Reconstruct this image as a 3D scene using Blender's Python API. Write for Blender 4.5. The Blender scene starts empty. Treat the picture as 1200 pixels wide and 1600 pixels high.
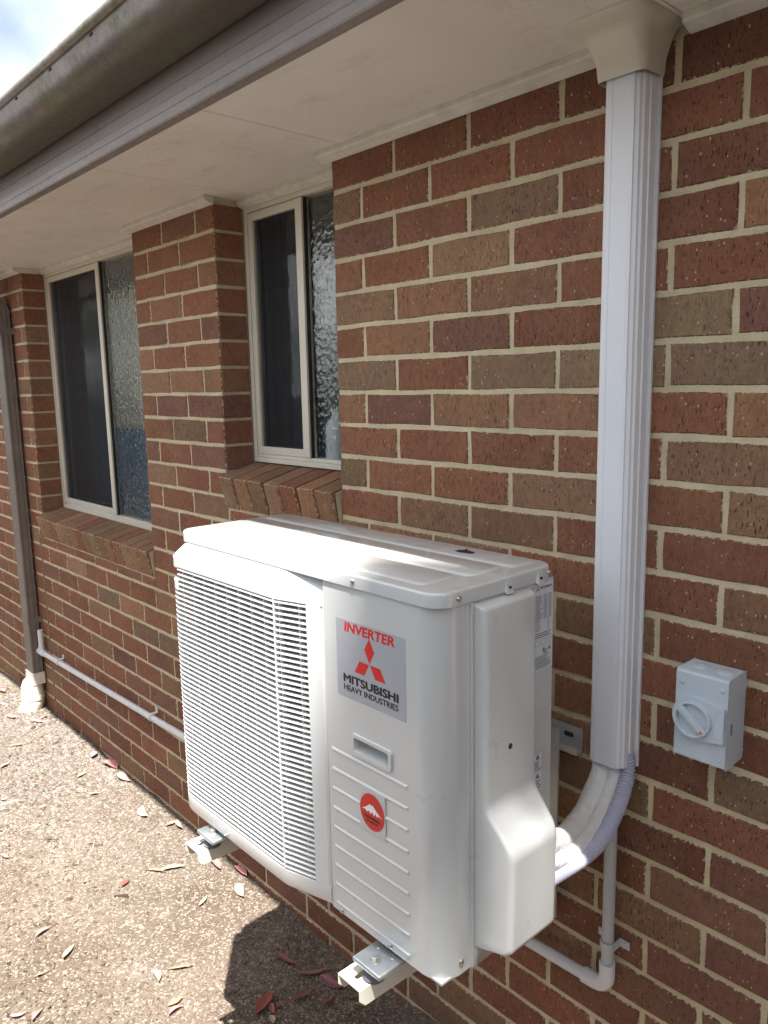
import bpy, bmesh, math, random
import numpy as np
from mathutils import Vector, Matrix

random.seed(7)
S = bpy.context.scene
COL = S.collection
R = math.radians

# ---------------------------------------------------------------- camera
CAMP = (1.4444, -1.355, 0.1495)
YAW, PITCH, ROLL, FPX = 0.8366, -0.1624, -0.0202, 1219.26
fw = Vector((-math.sin(YAW) * math.cos(PITCH), math.cos(YAW) * math.cos(PITCH), math.sin(PITCH)))
rt = fw.cross(Vector((0, 0, 1))).normalized()
up = rt.cross(fw)
c_, s_ = math.cos(ROLL), math.sin(ROLL)
rr, uu = c_ * rt + s_ * up, -s_ * rt + c_ * up
cam = bpy.data.cameras.new('camera')
camo = bpy.data.objects.new('camera', cam)
COL.objects.link(camo)
camo.matrix_world = Matrix(((rr.x, uu.x, -fw.x, CAMP[0]), (rr.y, uu.y, -fw.y, CAMP[1]), (rr.z, uu.z, -fw.z, CAMP[2]), (0, 0, 0, 1)))
cam.sensor_fit = 'VERTICAL'
cam.sensor_height = 36
cam.lens = 36 * FPX / 1600
cam.clip_start = 0.01
cam.clip_end = 500
S.camera = camo

# ---------------------------------------------------------------- sky, sun, exposure
SUND = Vector((0.315, -0.245, 1.0)).normalized()
w = bpy.data.worlds.new('World')
S.world = w
w.use_nodes = True
nt = w.node_tree
nt.nodes.clear()
wo = nt.nodes.new('ShaderNodeOutputWorld')
bg = nt.nodes.new('ShaderNodeBackground')
sky = nt.nodes.new('ShaderNodeTexSky')
sky.sky_type = 'NISHITA'
sky.sun_disc = False
sky.sun_elevation = math.asin(SUND.z)
sky.sun_rotation = math.atan2(SUND.x, SUND.y)
sky.air_density = 1.0
sky.dust_density = 2.5
tcw = nt.nodes.new('ShaderNodeTexCoord')
cn = nt.nodes.new('ShaderNodeTexNoise')
cn.inputs['Scale'].default_value = 3.2
cn.inputs['Detail'].default_value = 5
cr = nt.nodes.new('ShaderNodeValToRGB')
cr.color_ramp.elements[0].position = 0.27
cr.color_ramp.elements[1].position = 0.62
mx = nt.nodes.new('ShaderNodeMix')
mx.data_type = 'RGBA'
mx.inputs[7].default_value = (9.5, 9.6, 9.8, 1)       # thin bright cloud, in the sky's own units
mpw = nt.nodes.new('ShaderNodeMapping')
mpw.inputs['Location'].default_value = (0.35, 0.1, 0.22)
nt.links.new(tcw.outputs['Generated'], mpw.inputs['Vector'])
nt.links.new(mpw.outputs['Vector'], cn.inputs['Vector'])
nt.links.new(cn.outputs['Fac'], cr.inputs['Fac'])
nt.links.new(cr.outputs['Color'], mx.inputs[0])
nt.links.new(sky.outputs['Color'], mx.inputs[6])
nt.links.new(mx.outputs[2], bg.inputs['Color'])
bg.inputs['Strength'].default_value = 0.068
nt.links.new(bg.outputs['Background'], wo.inputs['Surface'])

sl = bpy.data.lights.new('sun', 'SUN')
sl.energy = 5.0
sl.angle = R(0.53)
sl.color = (1.0, 0.955, 0.89)
so = bpy.data.objects.new('sun', sl)
COL.objects.link(so)
so.rotation_euler = SUND.to_track_quat('Z', 'Y').to_euler()
so.location = (3, -3, 8)

S.view_settings.view_transform = 'Standard'
S.view_settings.look = 'None'
S.view_settings.gamma = 1
S.view_settings.exposure = 1.80
S.render.resolution_x, S.render.resolution_y = 768, 1024
S.render.engine = 'CYCLES'

# ---------------------------------------------------------------- helpers
ORG = {}

def tag(o, label, cat, group=None):
    o['label'] = label
    o['category'] = cat
    if group: o['group'] = group
    return o

def empty(name, loc):
    o = bpy.data.objects.new(name, None)
    COL.objects.link(o)
    o.location = loc
    o.empty_display_size = 0.05
    ORG[o] = Vector(loc)
    return o

def thing(name, loc, label, cat, group=None):
    return tag(empty(name, loc), label, cat, group)

def link(name, me, parent=None, loc=None, mat=None):
    o = bpy.data.objects.new(name, me)
    COL.objects.link(o)
    p = ORG[parent] if parent else Vector((0, 0, 0))
    l = Vector(loc) if loc is not None else p
    if parent: o.parent = parent
    o.location = l - p
    ORG[o] = l
    if mat and not me.materials: me.materials.append(mat)
    return o

class MB:
    """collects shapes (world coordinates) and builds ONE mesh object"""
    def __init__(s):
        s.bm = bmesh.new()
    def poly(s, vs, fs):
        v = [s.bm.verts.new(p) for p in vs]
        out = []
        for f in fs:
            try: out.append(s.bm.faces.new([v[i] for i in f]))
            except ValueError: pass
        return v, out
    def box(s, x0, x1, y0, y1, z0, z1, bev=0, seg=2, mat=None):
        x0, x1 = min(x0, x1), max(x0, x1); y0, y1 = min(y0, y1), max(y0, y1); z0, z1 = min(z0, z1), max(z0, z1)
        vs = [(x, y, z) for x in (x0, x1) for y in (y0, y1) for z in (z0, z1)]
        if mat is not None: vs = [tuple(mat @ Vector(p)) for p in vs]
        fs = [(0, 1, 3, 2), (4, 6, 7, 5), (0, 4, 5, 1), (2, 3, 7, 6), (0, 2, 6, 4), (1, 5, 7, 3)]
        v, f = s.poly(vs, fs)
        if bev:
            es = list({e for q in f for e in q.edges})
            bmesh.ops.bevel(s.bm, geom=es, offset=bev, segments=seg, affect='EDGES', profile=0.5, clamp_overlap=True)
        return s
    def prism(s, pts, axis, a, b, cap=True):
        """2-D outline pts extruded from a to b along axis ('x': pts=(y,z); 'y': (x,z); 'z': (x,y))"""
        def P(p, t):
            return (t, p[0], p[1]) if axis == 'x' else (p[0], t, p[1]) if axis == 'y' else (p[0], p[1], t)
        n = len(pts)
        vs = [P(p, a) for p in pts] + [P(p, b) for p in pts]
        fs = [(i, (i + 1) % n, n + (i + 1) % n, n + i) for i in range(n)]
        if cap: fs += [tuple(range(n)), tuple(range(2 * n - 1, n - 1, -1))]
        return s.poly(vs, fs)
    def tube(s, path, rad, n=12, cap=True):
        """round tube along a list of points; rad a number or list"""
        P = [Vector(p) for p in path]
        rad = rad if isinstance(rad, (list, tuple)) else [rad] * len(P)
        T = []
        for i in range(len(P)):
            t = (P[min(i + 1, len(P) - 1)] - P[max(i - 1, 0)])
            T.append(t.normalized() if t.length > 1e-9 else Vector((0, 0, 1)))
        a = Vector((0, 0, 1)) if abs(T[0].z) < 0.9 else Vector((1, 0, 0))
        u = T[0].cross(a).normalized()
        vs, fs = [], []
        for i, p in enumerate(P):
            u = (u - T[i] * u.dot(T[i])).normalized()
            v = T[i].cross(u)
            for k in range(n):
                q = 2 * math.pi * k / n
                vs.append(p + (u * math.cos(q) + v * math.sin(q)) * rad[i])
        for i in range(len(P) - 1):
            for k in range(n):
                fs.append((i * n + k, i * n + (k + 1) % n, (i + 1) * n + (k + 1) % n, (i + 1) * n + k))
        if cap:
            fs.append(tuple(range(n - 1, -1, -1)))
            fs.append(tuple(range((len(P) - 1) * n, len(P) * n)))
        return s.poly(vs, fs)
    def cyl(s, p0, p1, r, n=20):
        return s.tube([p0, p1], r, n)
    def build(s, name, mat, parent=None, smooth=False, loc=None, bevel=0, ang=40):
        bm = s.bm
        bmesh.ops.remove_doubles(bm, verts=bm.verts, dist=1e-6)
        if bevel:
            es = [e for e in bm.edges if len(e.link_faces) == 2 and e.calc_face_angle(0) > R(35)]
            bmesh.ops.bevel(bm, geom=es, offset=bevel, segments=2, affect='EDGES', profile=0.5, clamp_overlap=True)
        bmesh.ops.recalc_face_normals(bm, faces=bm.faces)
        org = Vector(loc) if loc is not None else (ORG[parent] if parent else Vector((0, 0, 0)))
        bmesh.ops.translate(bm, verts=bm.verts, vec=-org)
        me = bpy.data.meshes.new(name)
        bm.to_mesh(me)
        bm.free()
        if smooth:
            for p in me.polygons: p.use_smooth = True
            me.set_sharp_from_angle(angle=R(ang))
        return link(name, me, parent, org, mat)

def spline(pts, n=8):
    """Catmull-Rom through pts"""
    P = [Vector(p) for p in pts]
    P = [P[0] * 2 - P[1]] + P + [P[-1] * 2 - P[-2]]
    out = []
    for i in range(1, len(P) - 2):
        for k in range(n):
            t = k / n
            a, b, c, d = P[i - 1], P[i], P[i + 1], P[i + 2]
            out.append(0.5 * ((2 * b) + (c - a) * t + (2 * a - 5 * b + 4 * c - d) * t * t + (3 * b - a - 3 * c + d) * t ** 3))
    out.append(P[-2])
    return out

# ---------------------------------------------------------------- materials
class NT:
    def __init__(s, name):
        s.m = bpy.data.materials.new(name)
        s.m.use_nodes = True
        s.t = s.m.node_tree
        s.b = s.t.nodes['Principled BSDF']
        s.out = s.t.nodes['Material Output']
    def n(s, t, **kw):
        x = s.t.nodes.new(t)
        for k, v in kw.items():
            if k in x.inputs: x.inputs[k].default_value = v
            else: setattr(x, k, v)
        return x
    def l(s, a, b): s.t.links.new(a, b)
    def pos(s, scale=(1, 1, 1)):
        g = s.n('ShaderNodeNewGeometry')
        m = s.n('ShaderNodeMapping')
        m.inputs['Scale'].default_value = scale
        s.l(g.outputs['Position'], m.inputs['Vector'])
        return m.outputs['Vector']
    def noise(s, vec, scale, detail=3, rough=0.55):
        x = s.n('ShaderNodeTexNoise')
        x.inputs['Scale'].default_value = scale
        x.inputs['Detail'].default_value = detail
        x.inputs['Roughness'].default_value = rough
        s.l(vec, x.inputs['Vector'])
        return x.outputs['Fac']
    def ramp(s, fac, *stops):
        x = s.n('ShaderNodeValToRGB')
        e = x.color_ramp.elements
        while len(e) < len(stops): e.new(0.5)
        for k, (p, c) in enumerate(stops):
            e[k].position = p
            e[k].color = (c, c, c, 1) if isinstance(c, (int, float)) else (*c, 1)
        s.l(fac, x.inputs['Fac'])
        return x.outputs['Color']
    def mix(s, fac, a, b, mode='MIX'):
        x = s.n('ShaderNodeMix', data_type='RGBA', blend_type=mode)
        for sock, v in ((x.inputs[0], fac), (x.inputs[6], a), (x.inputs[7], b)):
            if hasattr(v, 'is_output'): s.l(v, sock)
            elif isinstance(v, (int, float)): sock.default_value = v if sock == x.inputs[0] else (v, v, v, 1)
            else: sock.default_value = (*v, 1)
        return x.outputs[2]
    def math(s, op, a, b=0.0):
        x = s.n('ShaderNodeMath', operation=op)
        for sock, v in ((x.inputs[0], a), (x.inputs[1], b)):
            if hasattr(v, 'is_output'): s.l(v, sock)
            else: sock.default_value = v
        return x.outputs[0]
    def bump(s, h, dist=0.002, strength=1.0):
        x = s.n('ShaderNodeBump')
        x.inputs['Distance'].default_value = dist
        x.inputs['Strength'].default_value = strength
        s.l(h, x.inputs['Height'])
        s.l(x.outputs['Normal'], s.b.inputs['Normal'])
        return x

def plain(name, col, rough=0.5, metal=0.0, spec=0.5, var=0.06, vscale=9.0, bump=0.0, bscale=300, coat=0.0):
    """a simple surface whose colour and gloss vary a little from place to place"""
    k = NT(name)
    v = k.pos()
    f = k.noise(v, vscale, 4)
    a = tuple(max(0, c * (1 - var)) for c in col)
    b = tuple(min(1, c * (1 + var)) for c in col)
    k.l(k.ramp(f, (0.3, a), (0.7, b)), k.b.inputs['Base Color'])
    k.b.inputs['Metallic'].default_value = metal
    k.b.inputs['Specular IOR Level'].default_value = spec
    k.b.inputs['Coat Weight'].default_value = coat
    k.b.inputs['Coat Roughness'].default_value = 0.12
    k.l(k.ramp(f, (0.25, max(0.02, rough - 0.06)), (0.75, min(1, rough + 0.06))), k.b.inputs['Roughness'])
    if bump: k.bump(k.noise(v, bscale, 3), bump)
    return k.m

MORTAR = (0.64, 0.55, 0.37)

def mortar_mat():
    k = NT('mortar')
    v = k.pos()
    f = k.noise(v, 14, 5)
    g = k.noise(v, 420, 3)
    c = k.ramp(f, (0.3, (0.52, 0.45, 0.31)), (0.55, MORTAR), (0.75, (0.70, 0.63, 0.47)))
    c = k.mix(k.ramp(g, (0.35, 0.0), (0.65, 0.35)), c, (0.44, 0.36, 0.23))
    dk = k.noise(v, 4.5, 5, 0.7)
    c = k.mix(k.ramp(dk, (0.55, 0.0), (0.72, 0.35)), c, (0.34, 0.27, 0.18))
    k.l(c, k.b.inputs['Base Color'])
    k.b.inputs['Roughness'].default_value = 0.95
    k.b.inputs['Specular IOR Level'].default_value = 0.15
    k.bump(k.noise(v, 260, 4), 0.0025)
    return k.m

def brick_mat(name, fixed=None):
    """wire-cut clay brick: drag marks and pits, pale grit, ragged mortar smears along the arrises"""
    k = NT(name)
    v = k.pos()
    pitw = 0.7
    if fixed is None:
        oi = k.n('ShaderNodeObjectInfo')
        base = oi.outputs['Color']
        pitw = k.ramp(oi.outputs['Random'], (0.0, 0.42), (1.0, 1.0))
    else:
        rgb = k.n('ShaderNodeRGB')
        rgb.outputs[0].default_value = (*fixed, 1)
        base = rgb.outputs[0]
    # firing tint inside one brick
    t = k.noise(v, 11, 3)
    c = k.mix(k.ramp(t, (0.35, 0.0), (0.7, 0.34)), base, (0.16, 0.085, 0.075))
    t2 = k.noise(v, 6.5, 2)
    c = k.mix(k.ramp(t2, (0.42, 0.0), (0.72, 0.30)), c, (0.33, 0.18, 0.10))
    fine = k.noise(v, 700, 3)
    c = k.mix(0.8, c, k.ramp(fine, (0.3, 0.70), (0.7, 1.22)), 'MULTIPLY')
    mid = k.noise(k.pos((1, 1, 0.5)), 75, 4, 0.65)
    c = k.mix(0.7, c, k.ramp(mid, (0.28, 0.66), (0.5, 1.0), (0.72, 1.22)), 'MULTIPLY')
    # dark vertical drag pits
    pv = k.pos((1, 1, 0.28))
    pits = k.noise(pv, 290, 3, 0.6)
    pm = k.ramp(pits, (0.355, 1.0), (0.405, 0.0))
    dens = k.noise(v, 24, 2)
    pm2 = k.math('MULTIPLY', k.math('MULTIPLY', pm, k.ramp(dens, (0.34, 0.25), (0.55, 1.0))), pitw)
    c = k.mix(pm2, c, (0.035, 0.02, 0.016))
    # pale grit
    vo = k.n('ShaderNodeTexVoronoi')
    vo.inputs['Scale'].default_value = 125
    k.l(k.pos((1, 1, 0.7)), vo.inputs['Vector'])
    sep = k.n('ShaderNodeSeparateColor')
    k.l(vo.outputs['Color'], sep.inputs['Color'])
    big = k.math('MULTIPLY', k.ramp(sep.outputs['Red'], (0.60, 0.0), (1.0, 0.24)), 1.0)
    grit = k.math('LESS_THAN', vo.outputs['Distance'], big)
    c = k.mix(k.math('MULTIPLY', grit, 0.6), c, (0.62, 0.50, 0.36))
    # mortar smear along the arris
    at = k.n('ShaderNodeAttribute')
    at.attribute_name = 'edge'
    sm = k.math('SUBTRACT', k.noise(v, 130, 4, 0.7), k.math('MULTIPLY', at.outputs['Fac'], 0.75))
    smm = k.ramp(sm, (0.38, 0.0), (0.42, 1.0))
    c = k.mix(smm, c, (0.57, 0.49, 0.34))
    k.l(c, k.b.inputs['Base Color'])
    k.b.inputs['Roughness'].default_value = 0.86
    k.b.inputs['Specular IOR Level'].default_value = 0.25
    h = k.math('SUBTRACT', k.noise(v, 320, 3), k.math('MULTIPLY', pm2, 0.9))
    k.bump(h, 0.0022)
    return k.m

def white_paint(name, col=(0.545, 0.56, 0.56), rough=0.3):
    k = NT(name)
    v = k.pos()
    f = k.noise(v, 5, 4)
    g = k.noise(v, 13, 3)
    c = k.ramp(f, (0.3, tuple(x * 0.97 for x in col)), (0.7, col))
    k.l(c, k.b.inputs['Base Color'])
    k.l(k.ramp(g, (0.3, rough - 0.03), (0.7, rough + 0.04)), k.b.inputs['Roughness'])
    k.b.inputs['Coat Weight'].default_value = 0.9
    k.b.inputs['Coat Roughness'].default_value = 0.07
    k.bump(k.noise(v, 900, 2), 0.00015, 0.6)
    return k.m

def soffit_mat():
    k = NT('soffit_paint')
    v = k.pos()
    f = k.noise(v, 3.0, 4)
    c = k.ramp(f, (0.3, (0.73, 0.70, 0.65)), (0.7, (0.80, 0.775, 0.73)))
    st = k.noise(k.pos((1.0, 2.2, 1)), 7, 6, 0.7)
    c = k.mix(k.ramp(st, (0.54, 0.0), (0.74, 0.42)), c, (0.46, 0.37, 0.25))
    # cobweb strands and specks
    wv = k.noise(k.pos((0.6, 1.8, 1)), 26, 5, 0.75)
    line = k.math('ABSOLUTE', k.math('SUBTRACT', wv, 0.5))
    patch = k.noise(v, 5, 2)
    web = k.math('MULTIPLY', k.ramp(line, (0.0, 1.0), (0.006, 0.0)), k.ramp(patch, (0.46, 0.0), (0.60, 0.75)))
    c = k.mix(web, c, (0.20, 0.16, 0.11))
    vo = k.n('ShaderNodeTexVoronoi')
    vo.inputs['Scale'].default_value = 34
    k.l(v, vo.inputs['Vector'])
    c = k.mix(k.math('MULTIPLY', k.math('LESS_THAN', vo.outputs['Distance'], 0.055), k.ramp(patch, (0.45, 0.0), (0.6, 0.8))), c, (0.10, 0.08, 0.06))
    k.l(c, k.b.inputs['Base Color'])
    k.b.inputs['Roughness'].default_value = 0.42
    k.bump(k.noise(v, 9, 3), 0.004, 0.5)
    return k.m

def metal_trim(name, col, moss=0.0, rough=0.35):
    k = NT(name)
    v = k.pos((0.25, 1, 1))
    f = k.noise(v, 12, 5)
    c = k.ramp(f, (0.3, tuple(x * 0.82 for x in col)), (0.7, tuple(x * 1.1 for x in col)))
    dust = k.noise(k.pos((1, 1, 1)), 60, 5, 0.7)
    c = k.mix(k.ramp(dust, (0.55, 0.0), (0.8, 0.35)), c, (0.20, 0.17, 0.13))
    if moss:
        m = k.noise(k.pos((0.8, 1, 1)), 5.5, 6, 0.72)
        m2 = k.noise(k.pos((1, 1, 1)), 33, 4, 0.7)
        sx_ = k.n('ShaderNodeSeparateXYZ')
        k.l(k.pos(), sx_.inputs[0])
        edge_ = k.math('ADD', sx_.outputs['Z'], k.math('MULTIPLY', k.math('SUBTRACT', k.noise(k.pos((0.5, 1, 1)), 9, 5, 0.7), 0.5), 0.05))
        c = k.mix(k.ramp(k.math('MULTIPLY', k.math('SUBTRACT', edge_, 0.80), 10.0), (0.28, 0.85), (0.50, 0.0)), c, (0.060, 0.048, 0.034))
        c = k.mix(k.math('MULTIPLY', k.ramp(m, (0.47, 0.0), (0.62, moss)), k.ramp(m2, (0.35, 0.3), (0.6, 1.0))), c, (0.085, 0.085, 0.03))
        c = k.mix(k.ramp(k.noise(k.pos((1, 1, 1)), 17, 5, 0.7), (0.55, 0.0), (0.72, 0.6)), c, (0.10, 0.07, 0.045))
    k.l(c, k.b.inputs['Base Color'])
    k.l(k.ramp(dust, (0.3, rough), (0.75, min(1, rough + 0.4))), k.b.inputs['Roughness'])
    k.b.inputs['Specular IOR Level'].default_value = 0.45
    return k.m

def ground_mat():
    k = NT('soil')
    v = k.pos()
    a = k.noise(v, 3.0, 5)
    b = k.noise(v, 55, 6, 0.7)
    g = k.noise(v, 260, 4, 0.7)
    c = k.ramp(a, (0.3, (0.125, 0.095, 0.070)), (0.55, (0.18, 0.145, 0.115)), (0.75, (0.235, 0.198, 0.165)))
    c = k.mix(0.75, c, k.ramp(b, (0.3, 0.55), (0.7, 1.25)), 'MULTIPLY')
    c = k.mix(0.7, c, k.ramp(g, (0.3, 0.5), (0.72, 1.35)), 'MULTIPLY')
    vo = k.n('ShaderNodeTexVoronoi')
    vo.inputs['Scale'].default_value = 150
    k.l(v, vo.inputs['Vector'])
    sep = k.n('ShaderNodeSeparateColor')
    k.l(vo.outputs['Color'], sep.inputs['Color'])
    c = k.mix(k.math('MULTIPLY', k.math('GREATER_THAN', sep.outputs['Green'], 0.82), 0.6), c, (0.38, 0.33, 0.28))
    k.l(c, k.b.inputs['Base Color'])
    k.b.inputs['Roughness'].default_value = 0.95
    k.b.inputs['Specular IOR Level'].default_value = 0.1
    k.bump(k.math('ADD', k.noise(v, 110, 6, 0.75), k.math('MULTIPLY', vo.outputs['Distance'], 0.6)), 0.006)
    return k.m

def attr_mat(name, attr='tint', rough=0.9, bump=0.0015, sss=0.0):
    k = NT(name)
    at = k.n('ShaderNodeAttribute')
    at.attribute_name = attr
    v = k.pos()
    f = k.noise(v, 300, 4, 0.7)
    k.l(k.mix(0.6, at.outputs['Color'], k.ramp(f, (0.3, 0.65), (0.7, 1.25)), 'MULTIPLY'), k.b.inputs['Base Color'])
    k.b.inputs['Roughness'].default_value = rough
    k.b.inputs['Specular IOR Level'].default_value = 0.2
    if bump: k.bump(f, bump)
    return k.m

def leaf_mat(name, col):
    k = NT(name)
    v = k.pos()
    f = k.noise(v, 60, 4, 0.6)
    g = k.noise(v, 400, 3, 0.6)
    c = k.ramp(f, (0.3, tuple(x * 0.72 for x in col)), (0.55, col), (0.8, tuple(min(1, x * 1.2) for x in col)))
    c = k.mix(k.ramp(g, (0.6, 0.0), (0.75, 0.5)), c, tuple(x * 0.45 for x in col))
    k.l(c, k.b.inputs['Base Color'])
    k.b.inputs['Roughness'].default_value = 0.55
    k.bump(g, 0.0006)
    return k.m

def glass_mat(name, scale, depth, tint=(0.9, 0.95, 0.95), streak=1.0):
    k = NT(name)
    v = k.pos((1, 1, streak))
    vo = k.n('ShaderNodeTexVoronoi', feature='SMOOTH_F1')
    vo.inputs['Scale'].default_value = scale
    vo.inputs['Smoothness'].default_value = 0.6
    d = k.n('ShaderNodeVectorMath', operation='ADD')
    nz = k.n('ShaderNodeTexNoise')
    nz.inputs['Scale'].default_value = scale * 0.6
    k.l(v, nz.inputs['Vector'])
    sc = k.n('ShaderNodeVectorMath', operation='SCALE')
    sc.inputs['Scale'].default_value = 0.03
    k.l(nz.outputs['Color'], sc.inputs[0])
    k.l(v, d.inputs[0]); k.l(sc.outputs[0], d.inputs[1])
    k.l(d.outputs[0], vo.inputs['Vector'])
    k.b.inputs['Base Color'].default_value = (*tint, 1)
    k.b.inputs['Transmission Weight'].default_value = 1.0
    k.b.inputs['Roughness'].default_value = 0.03
    k.b.inputs['IOR'].default_value = 1.5
    k.bump(vo.outputs['Distance'], depth)
    return k.m

M = {}
M['mortar'] = mortar_mat()
M['brick'] = brick_mat('brick_clay')
M['unit'] = white_paint('appliance_enamel')
M['grille'] = white_paint('grille_plastic', (0.62, 0.63, 0.63), 0.36)
M['soffit'] = soffit_mat()
M['bead'] = plain('bead_paint', (0.66, 0.64, 0.58), 0.5, var=0.12, vscale=25)
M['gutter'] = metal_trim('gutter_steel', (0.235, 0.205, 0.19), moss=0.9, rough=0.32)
M['fascia'] = metal_trim('fascia_steel', (0.25, 0.22, 0.21), rough=0.26)
M['downpipe'] = metal_trim('downpipe_steel', (0.185, 0.155, 0.135), rough=0.35)
M['frame'] = plain('cream_aluminium', (0.68, 0.63, 0.53), 0.4, var=0.05)
M['rubber'] = plain('black_rubber', (0.02, 0.02, 0.022), 0.7)
M['pvc'] = plain('white_pvc', (0.68, 0.69, 0.71), 0.38, var=0.05, vscale=30)
M['pvc_cream'] = plain('weathered_pvc', (0.76, 0.72, 0.64), 0.45, var=0.12, vscale=25)
M['grey_pvc'] = plain('pale_grey_pvc', (0.48, 0.505, 0.525), 0.4, var=0.05)
M['duct'] = plain('duct_pvc', (0.76, 0.775, 0.82), 0.33, var=0.02)
M['adaptor'] = plain('cream_adaptor_pvc', (0.63, 0.585, 0.50), 0.4, var=0.05)
M['switch'] = plain('pale_grey_plastic', (0.53, 0.60, 0.67), 0.38, var=0.02)
M['conduit'] = plain('corrugated_plastic', (0.46, 0.465, 0.59), 0.42, var=0.04)
M['foam'] = plain('lagging_foam', (0.68, 0.68, 0.67), 0.85, var=0.08, vscale=40, bump=0.003, bscale=130)
M['steel'] = plain('galvanised_steel', (0.50, 0.53, 0.56), 0.34, metal=0.85, var=0.10, vscale=40)
M['bracket'] = plain('cream_powder_coat', (0.66, 0.64, 0.56), 0.45, var=0.05)
M['railsteel'] = plain('dull_bracket_steel', (0.46, 0.46, 0.46), 0.45, metal=0.3, var=0.08)
M['screw'] = plain('zinc_screw', (0.55, 0.54, 0.50), 0.3, metal=0.9)
M['black'] = plain('black_print', (0.012, 0.012, 0.012), 0.5)
M['red'] = plain('red_print', (0.60, 0.018, 0.012), 0.4)
M['orange'] = plain('orange_mark', (0.80, 0.12, 0.02), 0.4)
M['silver'] = plain('silver_foil', (0.365, 0.375, 0.415), 0.35, var=0.03)
M['paper'] = plain('label_paper', (0.60, 0.63, 0.68), 0.4, var=0.03)
M['ink'] = plain('label_ink', (0.10, 0.11, 0.13), 0.6)
M['white'] = plain('white_print', (0.85, 0.85, 0.85), 0.5)
M['dark'] = plain('dark_interior', (0.025, 0.026, 0.028), 0.7)
M['fan'] = plain('fan_plastic', (0.06, 0.062, 0.066), 0.5)
M['shroud'] = plain('shroud_steel', (0.13, 0.13, 0.13), 0.5)
M['soil'] = ground_mat()
M['chip'] = attr_mat('stone_and_bark_chips')
M['room'] = plain('room_plaster', (0.30, 0.30, 0.30), 0.8)
M['curtain'] = plain('room_blind', (0.42, 0.40, 0.36), 0.8)
M['glass'] = glass_mat('obscure_glass', 62, 0.0012)
M['glass2'] = glass_mat('screened_glass', 60, 0.00015, streak=0.4)
M['fence'] = plain('fence_steel', (0.055, 0.085, 0.115), 0.45)
M['hedge'] = attr_mat('leaf_green', rough=0.6, bump=0)
M['bark'] = plain('gum_bark', (0.34, 0.27, 0.21), 0.8, var=0.3, vscale=12)
M['stain'] = plain('stained_timber', (0.07, 0.05, 0.038), 0.7, var=0.3, vscale=20)
M['roof'] = plain('roof_steel', (0.20, 0.18, 0.17), 0.5)

# ================================================================= HOUSE
SOF = 0.748       # soffit plane
GZ = -1.588       # ground beside the wall
BW, BH, MJ = 0.24, 0.086, 0.010
W1 = (-0.845, -0.235, -0.142)     # opening left, right, sill line
W2 = (-2.695, -1.435, -0.486)
XL, XR = -4.6, 1.75

house = thing('brick_house', (-1.4, 0.0, GZ), 'red brown brick house wall with cream mortar under a white eave', 'house')

# wall core of mortar, set 3.5 mm behind the brick faces
MD = 0.0035
mb = MB()
B0 = GZ - 0.25
TOPW = 0.80
for x0, x1, z0, z1 in ((XL, W2[0] - MD, B0, TOPW), (W2[1] + MD, W1[0] - MD, B0, TOPW), (W1[1] + MD, XR, B0, TOPW)):
    mb.box(x0, x1, MD, 0.115, z0, z1)
mb.box(W2[0] - MD, W2[1] + MD, MD + 0.0002, 0.114, B0, -0.585)
mb.box(W1[0] - MD, W1[1] + MD, MD + 0.0002, 0.114, B0, -0.243)
wall = mb.build('wall', M['mortar'], house)
wall['label'] = 'cream mortar joints between the bricks'

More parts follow.
